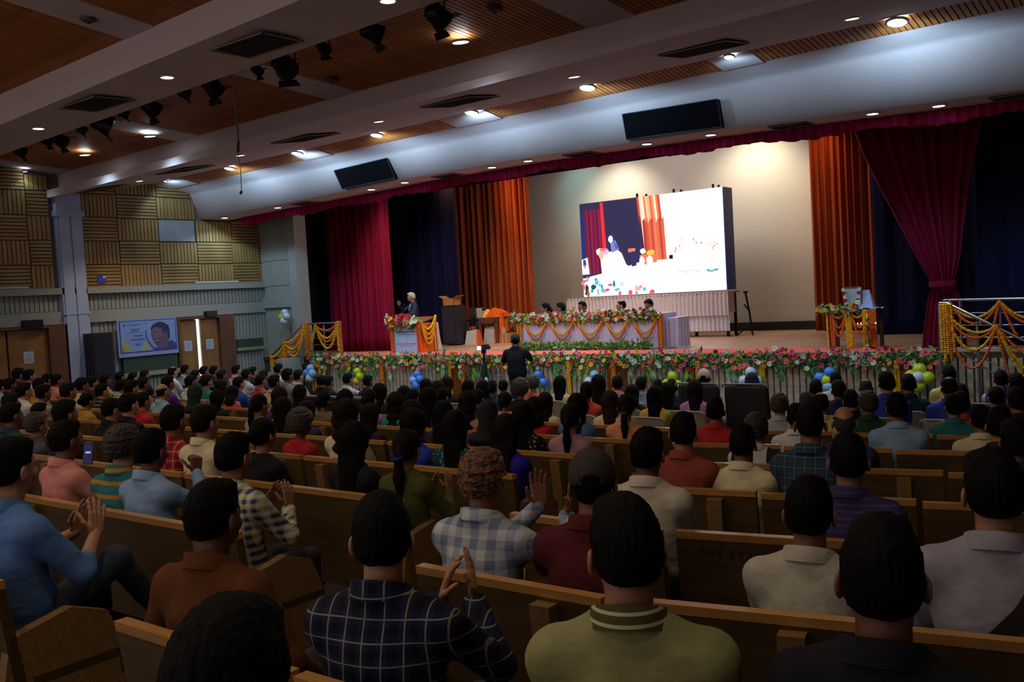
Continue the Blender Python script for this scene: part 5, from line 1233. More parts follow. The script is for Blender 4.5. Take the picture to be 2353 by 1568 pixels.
def hair_mesh(kind, fine, seed=0):
    key = (kind, fine, seed % 3 if fine else 0)
    if key in HAIR: return HAIR[key]
    pad = {'short': .019, 'buzz': .006, 'curly': .026, 'afro': .055, 'bald': .004, 'balding': .010, 'long': .026, 'wavy': .030, 'ponytail': .015, 'bun': .015, 'bob': .032, 'braid': .015}[kind]
    lowz = {'long': .80, 'wavy': .84, 'bob': 1.02}.get(kind)
    ys = np.array([-.2, -.085, -.05, -.022, -.008, .012, .03, .052, .075, .2]); zs = np.array([1.118, 1.120, 1.130, 1.160, 1.206, 1.205, 1.205, 1.240, 1.272, 1.30])
    if lowz or kind in ('ponytail', 'bun', 'braid'): zs = np.array([1.10, 1.11, 1.13, 1.15, 1.165, 1.17, 1.18, 1.21, 1.262, 1.30])
    if lowz: zs = np.array([1.05, 1.05, 1.06, 1.08, 1.10, 1.12, 1.15, 1.20, 1.262, 1.30])
    def fn(Pt):
        d = sd_ell(Pt, (0, -.016+(-.004 if pad > .02 else 0), 1.214), (.076+pad*(.5 if kind in ('short', 'buzz', 'balding', 'bald') else 1), .097+pad, .095+pad)); d = smin(d, sd_ell(Pt, (0, -.045, 1.165), (.062+pad*.7, .058+pad*.7, .07)), .03)
        if kind in ('short', 'curly'): d = smin(d, sd_ell(Pt, (0, .045, 1.285), (.06, .045, .026)), .03)
        d = smax(d, np.interp(Pt[:, 1], ys, zs).astype(np.float32)-Pt[:, 2], .008)
        if kind == 'bald': d = smax(d, Pt[:, 2]-1.225-.03*np.abs(Pt[:, 0])/.08, .012)
        if kind == 'balding': d = smax(d, -sd_ell(Pt, (0, -.0, 1.315), (.058, .082, .045)), .015)
        if lowz:
            Q = Pt*V3(1/1.4, 1.2, 1); wv = .012*np.sin(Pt[:, 2]*60) if kind == 'wavy' else 0
            e = sd_cap(Q, (0, -.05*1.2, 1.17), (.01, -.125*1.2, lowz+.05), .080, .058 if kind != 'bob' else .09)
            e = smax(e, Pt[:, 1]-.03-.3*(Pt[:, 2]-1.1), .02); d = smin(d, e+wv, .03)
            d = smax(d, -sd_cap(Pt, (0, .09, 1.02), (0, .10, 1.2), .085, .068), .012)
        if kind == 'ponytail' or kind == 'braid':
            d = smin(d, sd_cap(Pt, (0, -.115, 1.19), (0, -.15, 1.15), .028, .028), .015); e = smin(sd_cap(Pt, (0, -.15, 1.14), (0, -.155, 1.0), .03, .036), sd_cap(Pt, (0, -.155, 1.0), (0, -.15, .83), .036, .014), .02)
            if kind == 'braid': e = e+.006*np.sin(Pt[:, 2]*130)
            d = smin(d, e, .01)
        if kind == 'bun': d = smin(d, sd_ell(Pt, (0, -.135, 1.19), (.05, .04, .048)), .012)
        if kind in ('curly', 'afro'): d = d+.006*wob(Pt, 150, seed)+.004*wob(Pt, 320, seed+1)
        elif kind in ('bald', 'buzz'): d = d+.0006*wob(Pt, 200, seed)
        else:
            a = np.arctan2(Pt[:, 0], -(Pt[:, 1]+.02)); d = d+.0022*np.sin(a*38+2*np.sin(Pt[:, 2]*20+seed))+.0018*np.sin(a*71+Pt[:, 2]*12)+.002*wob(Pt, 60, seed)
        return d
    lz = (lowz-.04) if lowz else (.79 if kind in ('ponytail', 'braid') else 1.06); w = .15 if pad < .05 else .18
    v, f = nets(fn, (-w, -.24, lz), (w, .16, 1.40), .0065 if fine else .0105); v = v-PIV
    me = np_mesh('hair', [(v, f)]); HAIR[key] = me; return me
CAPM = {}
def cap_meshes(back_gap):
    def crown(Pt):
        o = sd_ell(Pt, (0, -.014, 1.225), (.094, .113, .108)); i = sd_ell(Pt, (0, -.014, 1.22), (.086, .105, .1)); d = smax(o, -i, .003); d = smax(d, 1.205-.12*Pt[:, 1]-Pt[:, 2]-.02, .004)
        if back_gap: d = smax(d, -sd_ell(Pt, (0, -.12, 1.215), (.035, .05, .024)), .005)
        return smin(d, sd_ell(Pt, (0, -.014, 1.335), (.009, .009, .006)), .004)
    v, f = nets(crown, (-.12, -.15, 1.16), (.12, .13, 1.36), .0062); a = np_mesh('cap', [(v-PIV, f)])
    def brim(Pt):
        d = sd_ell(Pt, (0, .085, 1.222), (.08, .11, .05)); d = smax(d, np.abs(Pt[:, 2]-1.222+.25*(Pt[:, 1]-.08)**1+4*Pt[:, 0]**2)-.004, .003); return smax(d, .07-Pt[:, 1], .004)
    v, f = nets(brim, (-.1, .05, 1.12), (.1, .21, 1.27), .005); return a, np_mesh('brim', [(v-PIV, f)])
def scarf_mesh():
    def fn(Pt):
        d = sd_ell(Pt, (0, -.02, 1.21), (.098, .118, .118)); d = smin(d, sd_cap(Pt, (0, -.05, 1.15), (0, -.06, .98), .085, .10), .04)
        d = smin(d, sd_ell(Pt, (0, -.06, .95), (.19, .12, .07)), .05); d = smax(d, -sd_cap(Pt, (0, .12, 1.20), (0, .16, 1.12), .085, .07), .01)
        return d+.004*wob(Pt, 45, 2)
    v, f = nets(fn, (-.23, -.22, .84), (.23, .14, 1.36), .010); return np_mesh('headscarf', [(v-PIV, f)])
_sh = {}
def shoe_mesh():
    if 's' not in _sh:
        mb = MB(); mb.lathe([(.001, .0), (.045, .0), (.048, .02), (.042, .05), (.036, .09), (.001, .1)], n=12)
        for i, v in enumerate(mb.v): mb.v[i] = (v[0], v[1]*2.5+.06 if v[2] < .055 else v[1]+.0, v[2])
        _sh['s'] = mb.mesh('shoe'); _sh['s'].materials.append(plain('shoe_dark', '1c1816', .5))
    return _sh['s']
def omat(o, m):
    if not o.data.materials: o.data.materials.append(m)
    o.material_slots[0].link = 'OBJECT'; o.material_slots[0].material = m
def add(name, me, parent, m, loc=None, rot=None):
    o = bpy.data.objects.new(name, me); COL.objects.link(o); o.parent = parent
    if me.materials: o.material_slots[0].link = 'OBJECT'; o.material_slots[0].material = m
    else: me.materials.append(m); o.material_slots[0].link = 'OBJECT'; o.material_slots[0].material = m
    if loc is not None: o.location = loc
    if rot is not None: o.rotation_euler = rot
    return o
SHIRTC = {'black': '17171c', 'dark': '22222a', 'navy': '1e2644', 'white': 'b8bcc0', 'cream': 'c8bc98', 'lblue': '7f9cc0', 'blue': '2c3f9c', 'denim': '4a6a9c', 'grey': '70747c', 'lgrey': '9a9ca0', 'salmon': 'c07060', 'spink': 'c48078', 'pink': 'c090a0',
 'dpink': 'a07880', 'red': 'a02428', 'bred': 'c82834', 'maroon': '501820', 'coral': 'b85040', 'rose': '984050', 'mustard': 'a87c30', 'yellow': 'b8a040', 'pyellow': 'c8bc78', 'teal': '2c6a6c', 'bteal': '108078', 'green': '1e3c2c', 'dgreen': '142a20', 'olive': '4c4c24', 'polive': '8c8a5c', 'brown': '5c3418', 'beige': 'a89878', 'purple': '50287c', 'lilac': 'a878b8', 'violet': '302c4c', 'orange': 'c04c18', 'tan': 'b08060', 'sky': '7c9cb8', 'peach': 'c88860', 'brownred': '843c30', 'dteal': '183c40', 'lgreen': '80907c', 'plum': '382030'}
HC = {'k': '060505', 'b': '130b09', 'r': '2c160e', 'g': '3a3634', 'w': 'b0aca8'}
EXTRA_CAP = None
def person(label, head_top, floorz, fem=False, hair='short', hc='k', shirt='white', pat=None, sleeve='short', pose='lap', yaw=0.0, byaw=0.0, hyaw=None, sk=0, fine=False, seed=0, stand=False, build=1.0, scale=None, collar=True, pitch=0.0,
           custom=None, glasses=False, cap=None, scarf=None, trousers='26262c', y_back=None, group=None, tie=None, longtop=False, shirtmat=None, hairmat_=None):
    """head_top: world point of the crown; the figure stands or sits with its floor at floorz"""
    fig = figure(fem, (hyaw if hyaw is not None else yaw), pose, sleeve, fine, seed, stand, build, pitch, longtop, custom)
    total = 1.31+(.44 if stand else 0); s = scale or (head_top[2]-floorz)/total
    e = empty('person', (head_top[0], head_top[1], head_top[2]-1.31*s), byaw, label, 'person', group); e.scale = (s, s, s)
    # crown sits over the root
    add('body', fig['body'], e, skin(SK[sk % 5])); cm = shirtmat or cloth(SHIRTC.get(shirt, shirt), pat)
    so = add('shirt', fig['shirt'], e, cm)
    if collar: add('collar', fig['collar'], so, cm if shirt != 'polive' else cloth('4c4a28', ('hstripe', 'b8b490', .028)))
    tr = add('trousers', fig['trousers'], e, plain('trouser_cloth', trousers, .85, var=.15, scale=6, bump=.2))
    for an, kn in fig['ankles']:
        o = add('shoe', shoe_mesh(), e, plain('shoe_dark', '1c1816', .5)); o.location = (an[0], an[1], an[2]-.10)
    hy = (hyaw if hyaw is not None else yaw)
    if scarf: add('headscarf', scarf_mesh() if 'sc' not in CAPM else CAPM['sc'], e, cloth(SHIRTC.get(scarf, scarf)), tuple(PIV), (pitch, 0, hy))
    elif hair: ho = add('hair', hair_mesh('buzz' if cap else hair, fine, seed), e, hairmat_ or hairmat(HC[hc]), tuple(PIV), (pitch, 0, hy))
    if hair in ('ponytail', 'braid') and tie and not scarf:
        mb = MB(); mb.lathe([(.03, -.014), (.038, 0), (.03, .014)], n=12); t_ = mb.build('hair_tie', plain('tie_'+tie, tie, .6), ho); t_.location = (0, -.13, .07); t_.rotation_euler = (.4, 0, 0)
    if cap:
        if 'c' not in CAPM: CAPM['c'] = cap_meshes(True)
        m_ = plain('cap_cloth', cap, .9, bump=.2, scale=30); c_ = add('cap', CAPM['c'][0], e, m_, tuple(PIV), (pitch, 0, hy)); add('brim', CAPM['c'][1], c_, m_)
    if glasses:
        mb = MB()
        for q in (-1, 1):
            mb.tube([(q*.032+.022*math.cos(a), .118, 1.183+.017*math.sin(a)) for a in [i*.5236 for i in range(13)]], .0018, 5)
            mb.tube([(q*.056, .116, 1.188), (q*.079, .06, 1.188), (q*.082, -.01, 1.186)], .0018, 5)
        mb.tube([(-.011, .119, 1.186), (.011, .119, 1.186)], .0018, 5); g_ = mb.build('glasses', blackm, e); g_.location = tuple(PIV)
        g_.data.transform(Matrix.Translation(-Vector([float(q) for q in PIV]))); g_.rotation_euler = (pitch, 0, hy)
    return e
# ================================================================ AUDIENCE
# crown position of each head (photo pixels), sex, hair, hair colour, shirt, pattern, pose, extras
TILE = {'T1': (0, 840, 7.128), 'T2': (250, 830, 7.128), 'T3': (540, 830, 7.128), 'T4': (840, 840, 7.128), 'T5': (1140, 840, 7.128), 'T6': (1440, 840, 7.128), 'T7': (1700, 820, 7.127), 'T8': (2020, 820, 7.066),
        'A': (0, 820, 3.92), 'B': (550, 800, 3.92), 'C': (1100, 800, 3.92), 'D': (1700, 800, 3.603), 'E': (0, 1100, 2.941), 'F': (700, 1000, 2.76), 'G': (1500, 1000, 2.758)}
CROWD = '''
T1 305 50 m short k black
T1 480 75 m short k lgrey
T1 170 215 m short k black
T1 20 240 m short k sky
T1 780 140 m short k black
T1 930 150 m short k spink
T1 400 290 m short k white
T1 710 320 m short k lgreen
T1 650 215 m short k mustard
T1 1120 290 m short b lgrey
T1 1340 210 m short k pyellow
T1 1510 190 m short k dark
T1 1730 150 m short k pyellow pat=check,2a2a2a,.05 pose=clap
T1 1670 310 m short k dark pat=hstripe,8a8470,.06
T1 1430 450 f bun k mustard
T1 1990 240 m short k lgrey
T1 180 470 m short b maroon
T1 190 620 m short k dteal
T1 650 620 m short b beige
T1 600 790 m curly b purple2
T1 1070 580 m short k dark
T1 1820 550 m short k black glasses=1
T1 1080 920 m short k spink pose=phone sleeve=long
T2 400 190 m short k pink
T2 590 150 m short b dark
T2 190 180 m short k navy
T2 370 320 m short k lgrey
T2 560 270 m short b tan
T2 1050 90 m balding b white
T2 1250 70 m short k lgrey pose=clap
T2 970 250 m short k purple
T2 880 375 m bald b sky pose=clap
T2 1340 240 m short k white pose=clap
T2 1420 155 m short k navy
T2 1560 90 m short k black
T2 1720 85 m short k dark
T2 1600 235 m short b teal
T2 1850 150 m short b dgreen pose=clap
T2 2090 70 m short k pink sleeve=long
T2 1420 400 f short k olive scarf=dgreen
T2 1850 310 f long b green
T2 1790 480 f long k black
T2 2030 420 f bob k bred
T2 320 540 m short k black
T2 560 520 m short k red
T2 1060 730 m short k red pat=plaid,701418,b8a8a0,.07 pose=clap
T2 1570 740 m short b cream glasses=1
A 1360 665 m short k lblue pose=fist sleeve=long fine=1
A 1110 630 m curly b teal pat=hstripe,a87830,.08 fine=1
A 2100 700 m short k cream pat=plaid,343c60,c8c4a8,.05 sleeve=long fine=1 pose=clap
T3 190 135 m short k white pat=plaid,8a94a8,606878,.06
T3 290 100 m short k dark
T3 470 160 m short k navy
T3 60 265 m short k blue
T3 420 225 m short k rose pat=plaid,7a2838,c08080,.05
T3 645 235 m short k beige
T3 715 50 m short k white sleeve=long
T3 860 130 m short k grey
T3 1035 150 m short k white2
T3 1420 240 m short k black yr=11.9 seat=sofa
T3 1540 250 m short k dark yr=11.9 seat=sofa
T3 1850 205 m short k white pose=raise yr=11.9 seat=sofa
T3 2180 240 m short k navy pose=clap yr=11.9 seat=sofa
T3 740 450 f wavy b purple
T3 1070 400 f long k dark
T3 790 610 f long k dgreen
T3 1180 670 f long b violet
T3 1460 510 f bun k mustard2
T3 1810 480 f long k black
T3 400 550 f ponytail k lgrey pose=clap sleeve=long
T3 1830 650 f wavy b cream
T3 460 940 f bun k black
T3 1080 830 f afro k red
T4 60 400 f bun b lilac
T4 80 640 f long b plum
T4 240 310 f long k black
T4 500 460 f wavy b bteal
T4 640 350 f bob k dark
T4 780 390 f bun k violet
T4 1000 230 f long k black
T4 1190 270 f bob b brown
T4 1340 200 f bob b dark
T4 1030 380 f long k dark
T4 1250 370 f bun k pink pose=clap
T4 1690 240 f long k black
T4 1930 260 f long k navy
T4 1830 390 f bun k violet
T4 2070 250 m short k dteal
T4 1680 440 f wavy b tan
T4 2010 580 f short k black scarf=dark pose=clap
T4 760 590 f wavy b dark
T4 1280 600 f long k plum
T4 790 740 f wavy k blue
T4 1480 760 f long k dteal pat=floral,5c94a0
T4 680 1060 f ponytail b olive tie=2430a8 sleeve=long pose=clap fine=1
B 1040 680 f long k black fine=1
T5 120 240 f bun k black
T5 150 440 f bun k tan
T5 600 190 f afro b coral pat=floral,c8b0a0
T5 400 250 f afro k black
T5 1050 180 f long k cream
T5 640 540 f bob k bred
T5 810 460 f long b cream
T5 450 620 f long k black pat=floral,a89c60
T5 160 830 f long b blue2 fine=1
T5 1490 275 f braid k coral
T5 1680 165 f long b tan
T5 1990 170 m short b pink yr=11.9
T5 1870 430 f long r cream
T5 2130 480 f ponytail b peach tie=2a6a54
T5 1330 480 f long k denim
T5 1220 640 f ponytail b dpink
T5 2230 330 f bob k dark
T6 235 190 m short b sky
T6 510 230 m short b dark yr=13.1
T6 740 230 m short k navy yr=11.9
T6 660 290 f long k black
T6 470 350 f long k yellow
T6 1120 250 f long b lilac
T6 1270 75 m short k white cap=b8b09c
T6 1450 540 m short k red fine=1
T6 930 790 m short k brownred fine=1
T6 330 1050 m short k cream2 fine=1
T6 2050 130 f short k violet scarf=navy
T6 2120 800 m curly k dark pat=vstripe,b8b4b0,.3
T6 1900 990 m short k cream sleeve=long fine=1
T7 650 620 m curly k lgrey
T7 920 780 m short k white
T7 1090 590 m short g beige
T7 1320 580 m balding b pyellow
T7 1240 380 m short b dark
T7 1570 260 m short k white
T7 1620 390 m short b navy
T7 1820 550 m short k black
T7 2060 360 m balding g dark
T7 1150 750 m buzz k dteal pat=plaid,30384c,606c80,.06
T7 1710 815 m bald g violet
T7 2100 580 m curly k green
T8 120 250 m short k blue
T8 480 290 m short k dteal pat=check,203040,.05
T8 290 600 m short k sky
T8 1130 150 m short k pyellow hy=.6
T8 1140 320 m balding b blue
T8 1330 450 m short k black
T8 1210 620 m short k teal
T8 1330 575 m short k orange
T8 1970 230 m short k white pat=vstripe,503c90,.2 hy=.5
T8 2230 280 m short k dark
T8 1900 500 m short k black
T8 2240 510 m short b dark
T8 1650 800 m short k cream sleeve=long hy=.5
T8 1950 830 m short k plum
T8 2220 1030 m short k dark
'''
HEROES = '''
G 1240 0 m short k violet pat=hstripe,40386c,.03 row=1
G 990 280 m short k white3 row=0 sleeve=long
G 2160 110 m short k lgrey2 row=0 sleeve=long
G 1450 540 m short k black row=-1 hyw=.28 byw=.12
F 490 385 m short k navy pat=plaid,0e0e1c,8c8a6c,.062 row=-1 pose=claphigh sleeve=long hyw=.72 byw=.35
F 1130 105 m curly b white pat=check,6c7890,.083 row=0 pose=claphigh2 sleeve=long
F 1830 110 m short k maroon row=0 cap=2c2422 pose=claphigh3 hyw=.55
F 2030 405 m short k polive row=-1 hyw=.80 byw=.45
E 1440 30 m short k brown row=-1 sleeve=long hyw=.22 byw=.25 pose=arms
A 100 750 m short k denim2 row=-1 sleeve=rolled pose=clapcross hyw=.20 byw=.1
E 1560 872 m short k black row=-2 hyw=.6
'''
SHIRTC.update({'purple2': '4c4458', 'white2': 'b0aa98', 'mustard2': '6c5834', 'blue2': '281c88', 'cream2': 'b8b09c', 'white3': 'a8a494', 'lgrey2': '8c8894', 'denim2': '5478b0'})
WORD = {'lblue': 'light blue', 'lgrey': 'pale grey', 'spink': 'salmon pink', 'dpink': 'dusty pink', 'bred': 'bright red', 'pyellow': 'pale yellow', 'bteal': 'bright teal', 'dgreen': 'very dark green', 'green': 'dark green', 'polive': 'olive polo', 'brownred': 'rust red', 'dteal': 'dark teal', 'lgreen': 'grey green',
        'purple2': 'purple grey', 'white2': 'off white', 'mustard2': 'olive brown', 'blue2': 'royal blue', 'cream2': 'cream polo', 'white3': 'white linen', 'lgrey2': 'greyish white', 'denim2': 'blue', 'denim': 'denim blue', 'dark': 'dark', 'plum': 'dark plum', 'sky': 'grey blue', 'teal': 'teal', 'violet': 'dark violet'}
HW = {'short': 'short hair', 'curly': 'curly hair', 'bald': 'shaven bald head', 'balding': 'balding crown', 'long': 'long straight hair', 'wavy': 'long wavy hair', 'ponytail': 'ponytail', 'bun': 'hair tied up', 'bob': 'bobbed hair', 'afro': 'big curly hair', 'braid': 'plaited hair', 'buzz': 'cropped hair'}
CW = {'k': 'black', 'b': 'brown', 'r': 'reddish', 'g': 'grey', 'w': 'white'}
PW = {'plaid': 'plaid', 'check': 'checked', 'hstripe': 'striped', 'vstripe': 'striped', 'floral': 'patterned'}
def parse(txt, hero):
    out = []
    for ln in txt.strip().splitlines():
        f = ln.split(); t = TILE[f[0]]; d = dict(x=t[0]+float(f[1])/t[2], y=t[1]+float(f[2])/t[2], sex=f[3], hair=f[4], hc=f[5], shirt=f[6], hero=hero)
        for q in f[7:]:
            k, v = q.split('='); d[k] = v
        if 'pat' in d:
            a = d['pat'].split(','); d['pat'] = tuple([a[0]] + [float(z) if '.' in z and len(z) < 5 else z for z in a[1:]])
        out.append(d)
    return out
PEOPLE = parse(HEROES, True) + parse(CROWD, False)
def row_y(k, x):
    y = 2.93+1.15*k; xk = -2.0-.45*(y-2.9); return y + max(0, .2*(x-xk))
ROWS = [('b', k) for k in range(-2, 6)] + [('c', y) for y in (9.9, 10.9, 11.9, 13.1, 14.2)]
def base_y(r, x): return row_y(r[1], x)+.20 if r[0] == 'b' else r[1]
taken = []
def place(d):
    s0 = .95 if d['sex'] == 'm' else .91; best = []
    for r in ROWS:
        if 'row' in d and r != ('b', int(d['row'])): continue
        if 'yr' in d and r != ('c', float(d['yr'])): continue
        X = -5
        for _ in range(6): P_ = at(d['x'], d['y'], 1, base_y(r, X)); X = P_[0]
        s = (P_[2]-floor_z(P_[1]))/1.33; pen = abs(s-s0) + (5 if P_[0] < -20.4 or P_[0] > 1.3 else 0)
        for q, qx, qy in taken:
            if math.hypot(X-qx, (P_[1]-qy)*.8) < .40: pen += .12*(1-math.hypot(X-qx, (P_[1]-qy)*.8)/.40)+.03
        best.append((pen, r, P_, s))
    best.sort(key=lambda z: z[0]); return best[0]
for d in sorted(PEOPLE, key=lambda d: -d['y']):
    pen, r, P_, s = place(d); d['r'] = r; d['P'] = P_; d['s'] = min(max(s, .82), 1.10); taken.append((r, P_[0], P_[1]))
# ---- labels
def shirt_words(d):
    c = WORD.get(d['shirt'], d['shirt']); p = PW[d['pat'][0]]+' ' if 'pat' in d else ''; g = 'top' if d['sex'] == 'f' else 'shirt'
    return (c+' '+p+g) if 'polo' not in c else c
def base_label(d):
    who = 'man' if d['sex'] == 'm' else 'woman'; h = (CW[d['hc']]+' '+HW[d['hair']]) if d['hair'] not in ('bald', 'balding') else HW[d['hair']]
    if 'scarf' in d: h = 'headscarf'
    if 'cap' in d: h = 'cap' if d['cap'] != 'b8b09c' else 'white cap'
    ex = ' clapping' if d.get('pose', '').startswith('clap') else (' holding a phone' if d.get('pose') == 'phone' else (' raising a fist' if d.get('pose') == 'fist' else ''))
    return 'person'+ex+' in '+shirt_words(d)+' with '+h
from collections import Counter
for d in PEOPLE: d['base'] = base_label(d); d['short'] = 'person in '+shirt_words(d)
sc_ = Counter(d['short'] for d in PEOPLE); bc = Counter(d['base'] for d in PEOPLE)
uniq = [d for d in PEOPLE if sc_[d['short']] == 1]
used_l = set()
for d in PEOPLE:
    if bc[d['base']] == 1: d['label'] = d['base']
    else:
        c_ = sorted([u for u in uniq if u is not d], key=lambda u: math.hypot(u['x']-d['x'], (u['y']-d['y'])*1.3))
        for u in c_:
            dx, dy = u['x']-d['x'], u['y']-d['y']; rel = ('left of' if dx > 0 else 'right of') if abs(dx) > abs(dy) else ('behind' if dy < 0 else 'in front of')
            sh = 'person in '+shirt_words(d)
            L = (d['base'] if len(d['base'].split()) + len(u['short'].split()) < 13 else sh)+', '+rel+' '+u['short']
            if L not in used_l: d['label'] = L; break
    used_l.add(d['label'])
    d['label'] = ' '.join(d['label'].split()[:16])
# ---- poses used by the nearest people
POSES['fist'] = dict(R=((.06, .27, 1.00), (0, .1, 1), (-1, .2, 0), (0, -1, .2), 1.35), L=((-.09, .31, .60), (.5, 1, -.1), (0, -.1, -1), (1, -.4, 0), .5))
POSES['raise'] = dict(R=((.12, .30, 1.03), (0, .1, 1), (-1, .2, 0), (0, -1, .2), .15), L=((-.02, .30, 1.0), (0, .1, 1), (1, .2, 0), (0, -1, .2), .15))
CL = {'claphigh': dict(R=((.16, .30, .90), (-.1, .2, 1), (-.9, -.4, .1), (-.3, -.9, .2), .12), L=((.03, .34, .88), (.35, .1, 1), (.9, .3, 0), (0, -1, .2), .18)),
      'claphigh2': dict(R=((.26, .26, .99), (.25, .1, 1), (-.8, -.5, .1), (-.5, -.8, .2), .10), L=((.10, .30, 1.01), (-.1, .1, 1), (.8, -.5, 0), (.4, -.9, .2), .15)),
      'claphigh3': dict(R=((-.09, .30, .93), (0, .3, 1), (-.9, .1, .1), (0, -1, .2), .2), L=((-.21, .26, .96), (.1, .2, 1), (.9, .3, 0), (0, -1, .2), .2))}
POSES.update(CL); POSES['clapcross'] = dict(POSES['clap'], legs=[((-.085, 0, .50), (-.12, .43, .50), (-.12, .45, .10)), ((.085, 0, .50), (.08, .41, .68), (.02, .66, .36))])
hi_curl = curlmat('2a1810', '9a6030'); hi_dark = curlmat('160e0c', '38241a')
RELY = [0.0, .18, .36]
for i, d in enumerate(PEOPLE):
    X, Y, Z = d['P']; s = d['s']; tgt = math.atan2(12+X, 21-Y)          # turn towards the screen, positive = left
    by = d.get('byw'); by = float(by) if by else max(-.05, .30*tgt + random.uniform(-.06, .06))
    hw_ = float(d['hyw']) if 'hyw' in d else (float(d['hy']) if 'hy' in d else .62*tgt + random.uniform(-.15, .12))
    rel = hw_-by; rel = rel if d['hero'] or d.get('fine') else min(RELY, key=lambda q: abs(q-rel))
    fem = d['sex'] == 'f'; fine = d['hero'] or 'fine' in d
    kw = {}
    if d['hair'] == 'curly' and d['hero']: kw['hairmat_'] = hi_curl
    elif d['hair'] in ('curly', 'afro'): kw['hairmat_'] = hi_dark
    if 'cap' in d: kw['cap'] = d['cap']
    if 'scarf' in d: kw['scarf'] = d['scarf']
    if 'tie' in d: kw['tie'] = d['tie']
    if 'glasses' in d: kw['glasses'] = True
    o = person(d['label'], (X, Y, Z), floor_z(Y), fem, d['hair'], d['hc'], d['shirt'], d.get('pat'), d.get('sleeve', 'short'), d.get('pose', 'lap'), 0, by, rel, i % 5, fine, i, build=1.06 if d['hero'] else 1.0, scale=s, trousers='2a3648' if d['shirt'] == 'denim2' else '26262c', collar=not fem, **kw)
    o['category'] = 'person'; d['o'] = o
# phone held by the person in the salmon pink shirt
d = next(q for q in PEOPLE if q.get('pose') == 'phone'); o = d['o']; c = Vector(at(203, 1044, 1, d['P'][1]+.36))
e = empty('phone', tuple(c), .25, 'smartphone with lit screen held up by person in salmon pink shirt', 'phone')
mb = MB(); mb.box((-.038, -.004, -.075), (.038, .004, .075)); mb.build('case', black, e); mb = MB(); mb.box((-.034, -.0052, -.068), (.034, -.004, .07)); mb.box((-.02, -.0056, .005), (.02, -.0052, .018), 1); mb.build('display', [emis('phone_screen', '141c58', .6), emis('phone_text', 'a8b0f0', 1)], e); e.rotation_euler = (-.25, 0, .5)
# shoulder bag strap on the person at the right edge
d = next(q for q in PEOPLE if q['shirt'] == 'lgrey2'); o = d['o']
mb = MB(); pts = [(-.19, -.175, .52), (-.13, -.19, .62), (-.03, -.19, .74), (.07, -.18, .85), (.13, -.14, .95), (.135, -.06, 1.005), (.12, .03, .97)]
for a, b in zip(pts, pts[1:]):
    mb.hexa([(a[0]-.02, a[1]-.004, a[2]+.02), (a[0]+.02, a[1]-.004, a[2]-.02), (b[0]+.02, b[1]-.004, b[2]-.02), (b[0]-.02, b[1]-.004, b[2]+.02)], [(a[0]-.02, a[1]+.03, a[2]+.02), (a[0]+.02, a[1]+.03, a[2]-.02), (b[0]+.02, b[1]+.03, b[2]-.02), (b[0]-.02, b[1]+.03, b[2]+.02)])
mb.build('bag_strap', plain('strap', '1a1010', .8), o)

